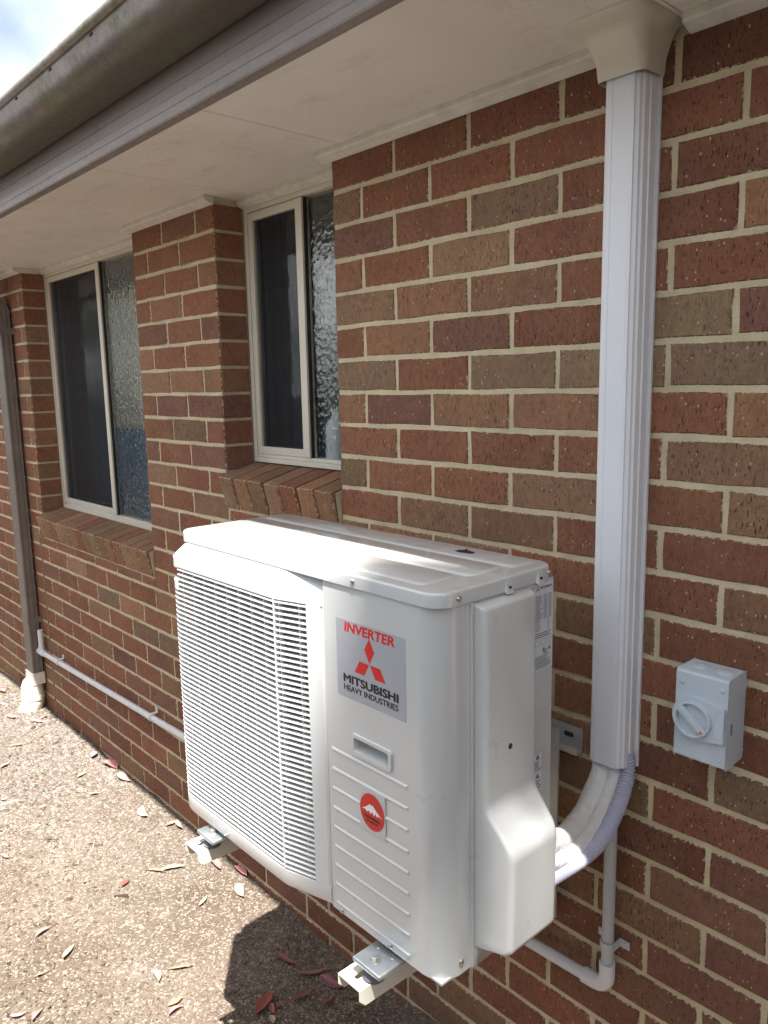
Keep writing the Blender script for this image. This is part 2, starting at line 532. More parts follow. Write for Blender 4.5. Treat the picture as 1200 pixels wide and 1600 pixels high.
# ---- bricks: a stretcher bond on the 240 x 86 mm grid
PAL = {
    'R': (0.268, 0.112, 0.062), 'r': (0.228, 0.091, 0.053), 'O': (0.318, 0.163, 0.090), 'T': (0.305, 0.184, 0.106),
    'B': (0.252, 0.144, 0.083), 'P': (0.215, 0.103, 0.073), 'G': (0.272, 0.184, 0.110), 'g': (0.196, 0.132, 0.081), 'D': (0.180, 0.077, 0.048),
}
FIX = {  # (row, left grid position) -> firing colour read from the photograph
    (2, -1): 'G', (2, 0): 'R', (2, 1): 'G', (2, 2): 'G', (2, 3): 'G',
    (3, -1): 'r', (3, -.5): 'O', (3, .5): 'P', (3, 1.5): 'r', (3, 2.5): 'G', (3, 3.5): 'P',
    (4, -1): 'T', (4, 0): 'O', (4, 1): 'B', (4, 2): 'R', (4, 3): 'R',
    (5, -1): 'O', (5, -.5): 'R', (5, .5): 'T', (5, 1.5): 'R', (5, 2.5): 'r', (5, 3.5): 'O',
    (6, -1): 'P', (6, 0): 'R', (6, 1): 'G', (6, 2): 'r', (6, 3): 'r', (6, 4): 'O',
    (7, -1): 'B', (7, -.5): 'R', (7, .5): 'R', (7, 1.5): 'r', (7, 2.5): 'r',
    (8, -1): 'r', (8, 0): 'r', (8, 1): 'r', (8, 2): 'D', (8, 3): 'D', (9, 3): 'D',
    (1, -1): 'O', (1, -.5): 'P', (1, .5): 'O', (1, 1.5): 'O', (1, 2.5): 'R', (1, 3.5): 'O',
    (0, -1): 'R', (0, 0): 'R', (0, 1): 'R', (0, 2): 'R', (0, 3): 'B',
    (-1, -1): 'g', (-1, -.5): 'R', (-1, .5): 'R', (-1, 1.5): 'T', (-1, 2.5): 'r', (-1, 3.5): 'B',
    (-2, -1): 'R', (-2, 0): 'B', (-2, 1): 'B', (-2, 2): 'R', (-2, 3): 'r',
    (-3, 2.5): 'r', (-3, 3.5): 'B', (-4, 3): 'r', (-4, 2): 'B', (-5, 3.5): 'r', (-6, 3): 'D', (-7, 2.5): 'D', (-7, 3.5): 'g',
    (-8, 2): 'g', (-8, 3): 'r', (-9, 2.5): 'D', (-9, 3.5): 'P', (-10, 2): 'r', (-10, 3): 'P', (-11, 2.5): 'B', (-11, 3.5): 'P', (-12, 2): 'r', (-12, 3): 'P', (-13, 2.5): 'P', (-13, 3.5): 'P',
    (0, -6): 'R', (1, -5.5): 'P', (1, -4.5): 'P', (0, -5): 'g', (0, -4): 'R', (-1, -4.5): 'P', (-1, -5.5): 'R', (2, -5): 'O', (2, -6): 'T', (-9, -8): 'r', (-9, -7.5): 'O', (-9, -8.5): 'g', (-10, -7): 'g', (-10, -6): 'g',
}

def brick_data(L, H, seed, mat, D=0.11):
    """brick with its front face at y=0, ragged arrises and an 'edge' attribute for the mortar smear"""
    rg = random.Random(seed)
    nx, nz = max(2, int(L / 0.05)), 2
    base = []
    for i in range(nx): base.append((-L / 2 + L * i / nx, -H / 2, 0, -1))
    for i in range(nz): base.append((L / 2, -H / 2 + H * i / nz, 1, 0))
    for i in range(nx): base.append((L / 2 - L * i / nx, H / 2, 0, 1))
    for i in range(nz): base.append((-L / 2, H / 2 - H * i / nz, -1, 0))
    n = len(base)
    jit = [rg.uniform(-0.0019, 0.0011) for _ in base]
    vs, ed = [], []
    hx, hz = L / 2, H / 2
    def ring(ins, y, e, j):
        for (x, z, _, _), q in zip(base, jit):
            kx = (hx - ins + q * j) / hx
            kz = (hz - ins + q * j) / hz
            vs.append((x * kx, y, z * kz))
            ed.append(e)
    ring(0, D, 1, 0)
    ring(0, 0.014, 1, 0.3)
    ring(0.0003, 0.0035, 0.12, 1)
    ring(0.0028, 0.0, 0.28, 1)
    ring(0.0085, -0.0002, 1, 0.5)
    fs = []
    for r_ in range(4):
        for i in range(n):
            a, b = r_ * n + i, r_ * n + (i + 1) % n
            fs.append((a, b, b + n, a + n))
    fs.append(tuple(range(4 * n, 5 * n)))
    me = bpy.data.meshes.new('brick')
    me.from_pydata(vs, [], fs)
    at = me.attributes.new('edge', 'FLOAT', 'POINT')
    at.data.foreach_set('value', ed)
    for p in me.polygons: p.use_smooth = True
    me.set_sharp_from_angle(angle=R(50))
    if mat: me.materials.append(mat)
    me.update()
    return me

bricks = []      # (x centre, z centre, length, height, colour key)
rg = random.Random(21)
KEYS = 'RRRRRrrrOOTBBPPGgD'
def col_for(row, g, x, z):
    if (row, g) in FIX: return FIX[(row, g)]
    if z < -0.9: return rg.choice('RrrDBBPrR')
    return rg.choice('RRRRRrrOOTBPRR')

for row in range(-21, 9):
    z = row * BH
    segs = []
    for a, b, opening in ((XL, XR, None),):
        cuts = [(a, b)]
        for o, low in ((W2, W2[2] - 0.09), (W1, W1[2] - 0.09)):
            if z > o[2] - 0.03:
                nc = []
                for p, q in cuts:
                    nc += [(p, o[0]), (o[1], q)] if p < o[0] and q > o[1] else [(p, q)]
                cuts = nc
        segs = cuts
    off = 0.0 if row % 2 == 0 else 0.5
    for a, b in segs:
        g = math.floor(a / BW - off) + off
        while g * BW < b - 0.01:
            x0 = max(g * BW + MJ / 2, a)
            x1 = min((g + 1) * BW - MJ / 2, b)
            if x1 - x0 > 0.028:
                zz, hh = z, BH - MJ
                gl = g
                for o, low in ((W2, W2[2]), (W1, W1[2])):   # courses cut under the sloping sills
                    if o[0] - 0.02 < (x0 + x1) / 2 < o[1] + 0.02:
                        topcut = low - 0.117
                        if z - hh / 2 > topcut - 0.012: hh = 0
                        elif z + hh / 2 > topcut:
                            bot = z - hh / 2
                            hh = topcut - bot
                            zz = bot + hh / 2
                        # partial overlap of a long brick with the sill: leave it at the jamb
                ck = col_for(row, -1 if abs(x0 - W1[1]) < 1e-6 else gl, x0, z)
                if abs(hh - (BH - MJ)) > 1e-6:                 # straddles a jamb under the sill: full height beside it
                    for o in (W2, W1):
                        if x0 < o[0] - 0.02 < x1:
                            bricks.append((x0, o[0], z, BH - MJ, ck)); x0 = o[0] + 0.0005
                        elif x0 < o[1] + 0.02 < x1:
                            bricks.append((o[1], x1, z, BH - MJ, ck)); x1 = o[1] - 0.0005
                if hh > 0.012 and x1 - x0 > 0.02:
                    bricks.append((x0, x1, zz, hh, ck))
            g += 1
# bricks that straddle the jamb line beside the sills are cut there
out = []
for x0, x1, z, h, c in bricks:
    for o in (W2, W1):
        sb, st = o[2] - 0.117, o[2]
        if h > 0.07 and z - h / 2 < st - 0.005 and z + h / 2 > sb + 0.012:
            if x0 < o[0] - 0.001 < x1: x1 = o[0]
            elif x0 < o[1] + 0.001 < x1: x0 = o[1]
    if x1 - x0 > 0.025: out.append((x0, x1, z, h, c))
bricks = out

Rcam = np.array([rr, uu, fw])
def project(p):
    q = Rcam @ (np.array(p) - np.array(CAMP))
    if q[2] < 0.05: return None
    return 600 + FPX * q[0] / q[2], 800 - FPX * q[1] / q[2]

def screen_area(x0, x1, z, h):
    pts = [project((x, 0, zz)) for x, zz in ((x0, z - h / 2), (x1, z - h / 2), (x1, z + h / 2), (x0, z + h / 2))]
    if any(p is None for p in pts): return 0
    xs, ys = [p[0] for p in pts], [p[1] for p in pts]
    wv = max(0, min(1200, max(xs)) - max(0, min(xs)))
    hv = max(0, min(1600, max(ys)) - max(0, min(ys)))
    a = 0.5 * abs(sum(pts[i][0] * pts[(i + 1) % 4][1] - pts[(i + 1) % 4][0] * pts[i][1] for i in range(4)))
    fr = (wv * hv) / max(1e-6, (max(xs) - min(xs)) * (max(ys) - min(ys)))
    cx, cy = sum(xs) / 4, sum(ys) / 4
    if 470 < cx < 850 and cy > 870 + (cx - 470) * 0.08 and cy < 1380 + (cx - 470) * 0.45: fr = 0   # behind the air conditioner
    return a * fr

bricks.sort(key=lambda b: -screen_area(*b[:4]))
cache = {}
def get_brick(L, H):
    key = (round(L, 3), round(H, 3), random.randint(0, 5))
    if key not in cache: cache[key] = brick_data(L, H, hash(key) & 0xffff, M['brick'])
    return cache[key]
crg = random.Random(5)
def tinted(ch):
    f = crg.uniform(0.88, 1.12)
    return tuple(c * f * crg.uniform(0.96, 1.04) for c in PAL[ch])
NBR = 270
for x0, x1, z, h, ch in bricks[:NBR]:
    o = link('brick', get_brick(x1 - x0, h), wall, ((x0 + x1) / 2, crg.uniform(-0.0008, 0.0008), z + crg.uniform(-.0007, .0007)))
    o.color = (*tinted(ch), 1)
    o.rotation_euler = (crg.uniform(-.006, .006), crg.uniform(-.003, .003), crg.uniform(-.003, .003))
# the rest of the wall: the same bricks joined in one mesh
vs, fs, ed, mi = [], [], [], []
keys = list(PAL)
for x0, x1, z, h, ch in bricks[NBR:]:
    me = brick_data(x1 - x0, h, crg.randint(0, 9999), None)
    n0 = len(vs)
    cx = (x0 + x1) / 2
    vs += [(v.co.x + cx, v.co.y, v.co.z + z) for v in me.vertices]
    ed += [d.value for d in me.attributes['edge'].data]
    for p in me.polygons:
        fs.append(tuple(n0 + i for i in p.vertices))
        mi.append(keys.index(ch))
    bpy.data.meshes.remove(me)
me = bpy.data.meshes.new('brick_courses')
ho = ORG[wall]
me.from_pydata([(a - ho.x, b - ho.y, c - ho.z) for a, b, c in vs], [], fs)
me.attributes.new('edge', 'FLOAT', 'POINT').data.foreach_set('value', ed)
for kx in keys: me.materials.append(brick_mat('brick_clay_' + {'R': 'red', 'r': 'deep_red', 'O': 'orange', 'T': 'tan', 'B': 'brown', 'P': 'plum', 'G': 'buff', 'g': 'olive', 'D': 'dark'}[kx], PAL[kx]))
me.polygons.foreach_set('material_index', mi)
for p in me.polygons: p.use_smooth = True
me.set_sharp_from_angle(angle=R(50))
rest = link('brick_courses', me, wall, ho)
rest['kind'] = 'stuff'

# dark control joint in the wall left of the large window
mb = MB()
mb.box(-2.757, -2.748, -0.0008, 0.02, B0, -0.605)
mb.build('control_joint', plain('grey_sealant', (0.16, 0.14, 0.12), 0.7), wall)

# ---- rowlock sills
SILLC = 'BORGOBTROBRTBORBG'
def sill(o, seed):
    r_ = random.Random(seed)
    n = round((o[1] - o[0] + 0.002) / 0.086)
    pitch = (o[1] - o[0]) / n
    x0, x1, zt = o
    ang = R(14)
    mb = MB()
    # sloping mortar bed
    mb.poly([(x0 + .001, -0.016, zt - 0.006), (x1 - .001, -0.016, zt - 0.006), (x1 - .001, 0.19, zt + 0.050), (x0 + .001, 0.19, zt + 0.050),
             (x0 + .001, -0.0005, zt - 0.108), (x1 - .001, -0.0005, zt - 0.108), (x1 - .001, 0.19, zt - 0.09), (x0 + .001, 0.19, zt - 0.09)],
            [(0, 1, 2, 3), (0, 4, 5, 1), (4, 7, 6, 5), (0, 3, 7, 4), (1, 5, 6, 2), (3, 2, 6, 7)])
    s_ob = mb.build('window_sill', M['mortar'], house)
    for i in range(n):
        cx = x0 + pitch * (i + 0.5)
        key = ('sill', i % 4)
        if key not in cache: cache[key] = brick_data(0.110, 0.076, 900 + i, M['brick'], D=0.215)
        b = link('brick', cache[key], s_ob, (cx + r_.uniform(-.001, .001), -0.020 + r_.uniform(-.0015, .0015), zt - 0.056))
        # brick on edge, tipped down towards the garden
        b.rotation_euler = (Matrix.Rotation(ang, 3, 'X') @ Matrix.Rotation(R(90), 3, 'Y')).to_euler()
        b.color = (*tinted(SILLC[(i + seed) % len(SILLC)]), 1)
    return s_ob
sill(W1, 3)
sill(W2, 8)

# ---- windows
def window(o, zb, mull, name_label):
    x0, x1 = o[0] + 0.004, o[1] - 0.004
    zt = 0.724
    yf, yb = 0.113, 0.165
    ft = 0.016
    mb = MB()
    mb.box(x0, x0 + ft, yf, yb, zb, zt, 0.0015)
    mb.box(x1 - ft, x1, yf, yb, zb, zt, 0.0015)
    mb.box(x0 + ft, x1 - ft, yf + 0.0006, yb, zt - ft, zt, 0.0015)
    mb.box(x0 + ft, x1 - ft, yf - 0.004, yb, zb, zb + 0.016, 0.0015)
    mb.box(x0 + ft, x1 - ft, yf + 0.008, yb, zb + 0.0165, zb + 0.027, 0.001)
    win = mb.build('window', M['frame'], house)
    win['label'] = name_label
    # sliding sash with fly screen
    ms = mull
    sx0, sx1 = x0 + ft, ms + 0.022
    st = 0.025
    mb = MB()
    y0 = yf + 0.004
    zs0, zs1 = zb + 0.0275, zt - ft - 0.002
    mb.box(sx0 + .002, sx0 + st, y0, y0 + 0.018, zs0, zs1, 0.0015)
    mb.box(sx1 - st - 0.008, sx1, y0 - 0.003, y0 + 0.03, zs0, zs1, 0.0015)
    mb.box(sx0 + st, sx1 - st - .008, y0 + 0.0007, y0 + 0.018, zs1 - st, zs1, 0.0015)
    mb.box(sx0 + st, sx1 - st - .008, y0 + 0.0007, y0 + 0.018, zs0, zs0 + st, 0.0015)
    mb.build('sash', M['frame'], win)
    mb = MB()
    mb.box(sx0 + .012, sx1 - st, y0 + 0.028, y0 + 0.032, zs0 + .01, zs1 - .01)
    mb.build('pane', M['glass2'], win)
    mb = MB()
    a, b, c, d = sx0 + st - .004, sx1 - st - .008, zs0 + st - .004, zs1 - st + .004
    mb.poly([(a, y0 + .009, c), (b, y0 + .009, c), (b, y0 + .009, d), (a, y0 + .009, d)], [(0, 1, 2, 3)])
    mb.build('fly_screen', M['flyscreen'], win)
    mb = MB()
    mb.box(sx1 + 0.0003, sx1 + 0.0035, y0 + 0.004, y0 + .0155, zs0, zs1)
    mb.build('seal', M['rubber'], win)
    mb = MB()
    mb.box(sx1 + 0.001, x1 - ft + .006, y0 + 0.016, y0 + 0.020, zs0 - .002, zs1 + .004)
    mb.build('pane', M['glass'], win)
    mb = MB()
    mb.box(x0 + .004, x1 - .004, yf + .008, yb - .01, zb - 0.022, zb - 0.0005)
    mb.build('flashing', plain('lead_flashing', (0.06, 0.065, 0.075), 0.6), win)
    return win

fk = NT('fly_screen_mesh')
tr = fk.n('ShaderNodeBsdfTransparent')
ms_ = fk.n('ShaderNodeMixShader')
wv1 = fk.noise(fk.pos((1, 1, 0.12)), 34, 4, 0.7)
fk.b.inputs['Base Color'].default_value = (0.012, 0.016, 0.024, 1)
fk.b.inputs['Roughness'].default_value = 0.7
fk.l(fk.ramp(wv1, (0.3, 0.38), (0.75, 0.58)), ms_.inputs[0])
fk.l(tr.outputs[0], ms_.inputs[1])
fk.l(fk.b.outputs[0], ms_.inputs[2])
fk.l(ms_.outputs[0], fk.out.inputs['Surface'])
M['flyscreen'] = fk.m
window(W1, -0.103, -0.548, 'narrow cream framed window with obscure glass')
window(W2, -0.452, -2.055, 'wide cream framed sliding window with obscure glass')

# ---- room behind the windows
mb = MB()
x0, x1, y0, y1, z0, z1 = -4.4, 1.5, 0.17, 1.9, GZ + .2, 0.82
mb.poly([(x, y, z) for x in (x0, x1) for y in (y0, y1) for z in (z0, z1)],
        [(0, 1, 3, 2), (4, 6, 7, 5), (2, 3, 7, 6), (0, 2, 6, 4), (1, 5, 7, 3)])
mb.box(XL, W2[0] + .002, 0.116, 0.17, z0, z1)
mb.box(W2[1] - .002, W1[0] + .002, 0.116, 0.17, z0, z1)
mb.box(W1[1] - .002, x1, 0.116, 0.17, z0, z1)
mb.box(W2[0] + .002, W2[1] - .002, 0.166, 0.2, z0, -0.475)
mb.box(W1[0] + .002, W1[1] - .002, 0.166, 0.2, z0, -0.127)
mb.build('room_lining', M['room'], house)
# blinds and hangings behind the obscure glass; white strip paints in a sky reflection
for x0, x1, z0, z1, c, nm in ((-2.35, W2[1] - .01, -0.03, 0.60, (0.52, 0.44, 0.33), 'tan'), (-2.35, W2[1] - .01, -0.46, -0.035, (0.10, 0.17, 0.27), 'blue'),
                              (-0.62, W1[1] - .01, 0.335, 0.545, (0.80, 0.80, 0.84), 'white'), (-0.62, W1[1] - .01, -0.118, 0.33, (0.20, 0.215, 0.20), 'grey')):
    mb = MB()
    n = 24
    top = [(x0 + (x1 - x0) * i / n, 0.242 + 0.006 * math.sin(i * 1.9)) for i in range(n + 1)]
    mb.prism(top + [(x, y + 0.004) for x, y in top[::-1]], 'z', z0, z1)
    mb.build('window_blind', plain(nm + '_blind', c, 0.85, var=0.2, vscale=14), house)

# ---- eave: soffit sheets, beads, fascia, gutter, roof
SX = [-4.8, -3.2, -2.6, -1.98, -1.36, -0.755, -0.165, 0.74, 1.9]
mb = MB()
mb.box(-4.8, 1.9, -0.449, 0.175, SOF + 0.008, SOF + 0.02)
sof = mb.build('soffit', plain('soffit_joint', (0.45, 0.40, 0.33), 0.8), house)
for a, b in zip(SX[:-1], SX[1:]):
    mb = MB()
    mb.box(a + 0.0012, b - 0.0012, -0.4485, 0.17, SOF, SOF + 0.0075)
    mb.build('soffit_sheet', M['soffit'], sof)
def bead(x0, x1, y0, y1):
    mb = MB()
    yw = y0
    mb.prism([(y1, SOF - 0.0005), (y0, SOF - 0.0005), (y0, SOF - 0.012), (y0 + 0.003, SOF - 0.017), (y1 - 0.004, SOF - 0.026), (y1, SOF - 0.026)], 'x', x0, x1)
    mb.build('soffit_bead', M['bead'], house)
bead(W1[1] - 0.03, 0.588, -0.034, -0.001)
bead(0.742, XR, -0.034, -0.001)
bead(W2[1] - 0.03, W1[0] + 0.012, -0.034, -0.001)
bead(-4.6, W2[0] + 0.012, -0.034, -0.001)
bead(W1[0] + 0.003, W1[1] - 0.003, 0.088, 0.112)
bead(W2[0] + 0.003, W2[1] - 0.003, 0.088, 0.112)
for xx in (W2[0] + 0.0005,):
    mb = MB()
    mb.box(xx, xx + 0.012, 0.0, 0.087, SOF - 0.024, SOF - 0.0006, 0.001)
    mb.build('soffit_bead', M['bead'], house)

GX0, GX1 = -7.0, 4.0
mb = MB()
fz = 0.726
mb.prism([(-0.449, SOF + 0.02), (-0.449, fz), (-0.478, fz - 0.003), (-0.481, fz), (-0.481, fz + 0.016), (-0.4835, fz + 0.018), (-0.4835, fz + 0.034), (-0.479, fz + 0.038), (-0.479, fz + 0.060), (-0.4765, fz + 0.064), (-0.4765, 0.93), (-0.455, 0.93), (-0.455, SOF + 0.02)], 'x', GX0, GX1)
mb.build('fascia', M['fascia'], house)
# gutter: a quad profile, hollow, rolled bead along its lip
gp = [(-0.484, 0.915), (-0.4843, 0.826), (-0.487, 0.821), (-0.520, 0.818), (-0.560, 0.815)]
for k in range(1, 9):
    t = k / 8 * R(80)
    gp.append((-0.560 - 0.054 * math.sin(t), 0.815 + 0.042 * (1 - math.cos(t))))
gp += [(-0.618, 0.866), (-0.6185, 0.8675), (-0.6165, 0.8685), (-0.6175, 0.877), (-0.6205, 0.878)]
for k in range(0, 9):
    t = R(-60) - k / 8 * R(250)
    gp.append((-0.6165 + 0.010 * math.cos(t) * 1.0 - 0.004, 0.8905 + 0.0115 * math.sin(t)))
th = 0.0012
def offset(pts, d):
    o = []
    for i, p in enumerate(pts):
        a = pts[max(0, i - 1)]; b = pts[min(len(pts) - 1, i + 1)]
        tx, ty = b[0] - a[0], b[1] - a[1]
        l_ = math.hypot(tx, ty) or 1
        o.append((p[0] + ty / l_ * d, p[1] - tx / l_ * d))
    return o
gi = offset(gp, th)
mb = MB()
mb.prism(gp + gi[::-1], 'x', GX0, GX1)
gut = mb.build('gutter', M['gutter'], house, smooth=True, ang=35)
for i in range(14):
    mb = MB()
    xx = -2.6 + i * 0.235
    mb.box(xx, xx + 0.012, -0.6200, -0.6172, 0.8695, 0.8755, 0.0008)
    mb.build('overflow_slot', M['dark'], gut)
mb = MB()
mb.poly([(GX0, -0.545, 0.925), (GX1, -0.545, 0.925), (GX1, 2.2, 2.0), (GX0, 2.2, 2.0), (GX0, -0.545, 0.945), (GX1, -0.545, 0.945), (GX1, 2.2, 2.02), (GX0, 2.2, 2.02)],
        [(0, 1, 2, 3), (4, 7, 6, 5), (0, 4, 5, 1), (2, 6, 7, 3), (0, 3, 7, 4), (1, 5, 6, 2)])
mb.build('roof', M['roof'], house)

# ================================================================= GROUND
def fbm(x, y):
    return (0.010 * np.sin(2.1 * x + 1.3) * np.cos(1.7 * y) + 0.006 * np.sin(7.3 * x + 2 * y) * np.sin(5.9 * y + 1)
            + 0.0035 * np.sin(19 * x + 3.1 * y) * np.sin(23 * y + 2) + 0.002 * np.sin(47 * x - 13 * y) * np.sin(41 * y + 7 * x))
def gz(x, y):
    x = np.asarray(x, float); y = np.asarray(y, float)
    dip = -0.035 * np.exp(-((x + 0.35) / 0.45) ** 2) * np.exp(-((y + 0.05) / 0.35) ** 2)
    near = np.clip((y + 3) / 1.0, 0, 1) * np.clip((7 - np.abs(x)) / 1.5, 0, 1)
    return GZ + (fbm(x, y) + dip) * near - 0.006 * np.exp(-((y + 0.02) / 0.05) ** 2)
gxs = np.unique(np.concatenate([np.linspace(-60, -6, 12), np.arange(-6, 2.0, 0.03), np.linspace(2, 60, 12)]))
gys = np.unique(np.concatenate([np.linspace(-60, -3, 12), np.arange(-3, 0.05, 0.03), [0.1, 0.3, 5, 20, 60]]))
X, Y = np.meshgrid(gxs, gys)
Z = gz(X, Y)
V = np.stack([X.ravel(), Y.ravel(), Z.ravel()], 1)
nx, ny = len(gxs), len(gys)
ii = np.arange(nx * ny).reshape(ny, nx)
F = np.stack([ii[:-1, :-1].ravel(), ii[:-1, 1:].ravel(), ii[1:, 1:].ravel(), ii[1:, :-1].ravel()], 1)
me = bpy.data.meshes.new('ground')
me.from_pydata(V.tolist(), [], F.tolist())
for p in me.polygons: p.use_smooth = True
ground = link('ground', me, None, (0, 0, 0), M['soil'])
ground['kind'] = 'structure'
ground['label'] = 'bare brown soil strewn with gravel along the house wall'

# loose chips of stone and bark
nr = np.random.default_rng(11)
N = 110000
def pick(n):
    x = np.concatenate([nr.uniform(-3.2, 0.7, int(n * 0.8)), nr.uniform(-6.0, 1.6, n - int(n * 0.8))])
    y = -np.abs(nr.beta(1.0, 1.5, n)) * 1.55 - 0.003
    return x, y
cx, cy = pick(N)
far = np.clip((-cx - 0.2) / 2.2, 0, 1)
sz = nr.gamma(1.9, 0.0016, N) + 0.0012
sz = np.clip(sz, 0.0013, 0.017) * (0.75 + 0.75 * far)
patch = np.sin(2.3 * cx + 0.8) * np.sin(3.9 * cy + 1.1 * cx) + 0.5 * np.sin(7 * cx - 5 * cy)
sz = np.where((patch > 0.1) & (nr.uniform(0, 1, N) < 0.6) & (far < 0.75), sz * 0.4, sz)
asp = nr.uniform(0.22, 0.9, N)
twig = nr.uniform(0, 1, N) < 0.07
asp = np.where(twig, 0.07, asp)
sz = np.where(twig, sz * 1.8 + 0.004, sz)
hh = sz * nr.uniform(0.10, 0.36, N)
th_ = nr.uniform(0, 2 * math.pi, N)
tlx, tly = nr.normal(0, 0.28, N), nr.normal(0, 0.28, N)
base_ang = np.linspace(0, 2 * math.pi, 6)[:-1]
K = 5
angs = base_ang[None] + nr.uniform(-0.45, 0.45, (N, K))
rad = nr.uniform(0.65, 1.15, (N, K))
lx = np.cos(angs) * rad * sz[:, None]
ly = np.sin(angs) * rad * sz[:, None] * asp[:, None]
cth, sth = np.cos(th_)[:, None], np.sin(th_)[:, None]
px, py = lx * cth - ly * sth, lx * sth + ly * cth
zb = gz(cx, cy)
def lay(f, h):
    qx, qy = px * f, py * f
    return np.stack([cx[:, None] + qx, np.minimum(cy[:, None] + qy, -0.0005), zb[:, None] + h + qx * tlx[:, None] + qy * tly[:, None]], 2)
lo = lay(1.0, (-hh * 0.3)[:, None])
hi = lay(0.78, (hh)[:, None])
V = np.concatenate([lo, hi], 1).reshape(-1, 3)
b0 = (np.arange(N) * 2 * K)[:, None]
quads = []
for k in range(K):
    k2 = (k + 1) % K
    quads.append(np.concatenate([b0 + k, b0 + k2, b0 + K + k2, b0 + K + k], 1))
quads = np.concatenate(quads, 0)
caps = b0 + K + np.arange(K)[None]
me = bpy.data.meshes.new('gravel')
nl = quads.size + caps.size
me.vertices.add(len(V)); me.vertices.foreach_set('co', V.ravel())
me.loops.add(nl)
me.loops.foreach_set('vertex_index', np.concatenate([quads.ravel(), caps.ravel()]).astype(np.int32))
np_ = len(quads) + len(caps)
me.polygons.add(np_)
tot = np.concatenate([np.full(len(quads), 4), np.full(len(caps), K)])
me.polygons.foreach_set('loop_start', np.concatenate([[0], np.cumsum(tot)[:-1]]).astype(np.int32))
me.update(calc_edges=True)
pal = np.array([(0.46, 0.41, 0.365), (0.38, 0.33, 0.285), (0.26, 0.205, 0.165), (0.18, 0.135, 0.105), (0.53, 0.49, 0.45), (0.31, 0.225, 0.18), (0.11, 0.09, 0.075), (0.40, 0.335, 0.285), (0.33, 0.32, 0.31)])
prob = np.array([.19, .18, .13, .08, .14, .07, .06, .09, .06])
ci = nr.choice(len(pal), N, p=prob)
colr = pal[ci] * nr.uniform(0.55, 0.85, (N, 1))
pt = 0.5 + 0.25 * np.sin(3.1 * cx + 1.7 * cy + 1) + 0.25 * np.sin(5.3 * cy - 2.2 * cx + 2) + nr.normal(0, .12, N)
colr = (colr * 0.82 + colr.mean(0) * 0.18) * 0.86 * (0.68 + 0.34 * np.clip(pt, 0, 1))[:, None]
soilmask = np.clip((cx + 2.0) / 0.9, 0, 1) * np.clip((-cy - 0.22 + 0.1 * np.sin(4 * cx)) / 0.4, 0, 1)      # trodden bare soil away from the gravel strip
colr = colr * (1 - soilmask[:, None] * np.array([0.34, 0.41, 0.49]))
# redder, bark-rich litter under the air conditioner
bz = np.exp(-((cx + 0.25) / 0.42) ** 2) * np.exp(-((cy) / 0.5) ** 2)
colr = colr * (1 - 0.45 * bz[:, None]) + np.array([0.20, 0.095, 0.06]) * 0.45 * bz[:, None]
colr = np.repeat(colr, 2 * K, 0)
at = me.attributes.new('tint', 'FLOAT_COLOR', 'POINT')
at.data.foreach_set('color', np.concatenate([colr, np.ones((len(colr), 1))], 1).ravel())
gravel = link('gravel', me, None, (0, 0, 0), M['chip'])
gravel['kind'] = 'stuff'
gravel['label'] = 'pale gravel and bark chips over the soil'

# ================================================================= AIR CONDITIONER
UX0, UX1, UYB, UYF, UZ0, UZ1 = -0.177, 0.653, -0.239, -0.534, -0.833, -0.166
def ux(a): return UX0 + a
def uz(a): return UZ0 + a
ac = thing('air_conditioner', ((UX0 + UX1) / 2, (UYB + UYF) / 2, UZ0), 'white outdoor air conditioner unit with slatted fan grille on wall brackets', 'air conditioner')

def arc(cx_, cy_, r, a0, a1, n=8):
    return [(cx_ + r * math.cos(R(a0 + (a1 - a0) * i / n)), cy_ + r * math.sin(R(a0 + (a1 - a0) * i / n))) for i in range(n + 1)]

# --- cabinet: left side, back and base
LZ = UZ1 - 0.024
mb = MB()
t = 0.0015
mb.prism([(UX0 + 0.021, UYF + 0.03), (UX0 + 0.021, UYB), (UX0 + 0.10, UYB), (UX0 + 0.10, UYB - t), (UX0 + 0.021 + t, UYB - t), (UX0 + 0.021 + t, UYF + 0.03)], 'z', UZ0 + 0.004, LZ)
mb.build('side_panel', M['unit'], ac)
mb = MB()
mb.box(UX0 + .02, UX1 - .02, UYB - 0.03, UYB - 0.006, UZ0 + .02, LZ - .01)
mb.build('coil', M['dark'], ac)
mb = MB()
mb.box(UX0 + .021, UX1 - .004, UYF + 0.004, UYB - 0.001, UZ0 + 0.0, UZ0 + 0.004)
mb.box(ux(0.542), ux(0.544), UYF + .004, UYB - .04, UZ0 + .005, LZ - .004)
mb.build('base_pan', M['unit'], ac)

# --- rear side panel on the right end (carries the rating labels)
mb = MB()
mb.prism([(UX1 - 0.0006, -0.4565), (UX1 - 0.0006, UYB - .004), (UX1 - 0.005, UYB), (UX1 - 0.12, UYB), (UX1 - 0.12, UYB - t), (UX1 - 0.006, UYB - t), (UX1 - 0.0025, UYB - 0.006), (UX1 - 0.0025, -0.4565)], 'z', UZ0 + 0.002, LZ)
rear = mb.build('rear_panel', M['unit'], ac)

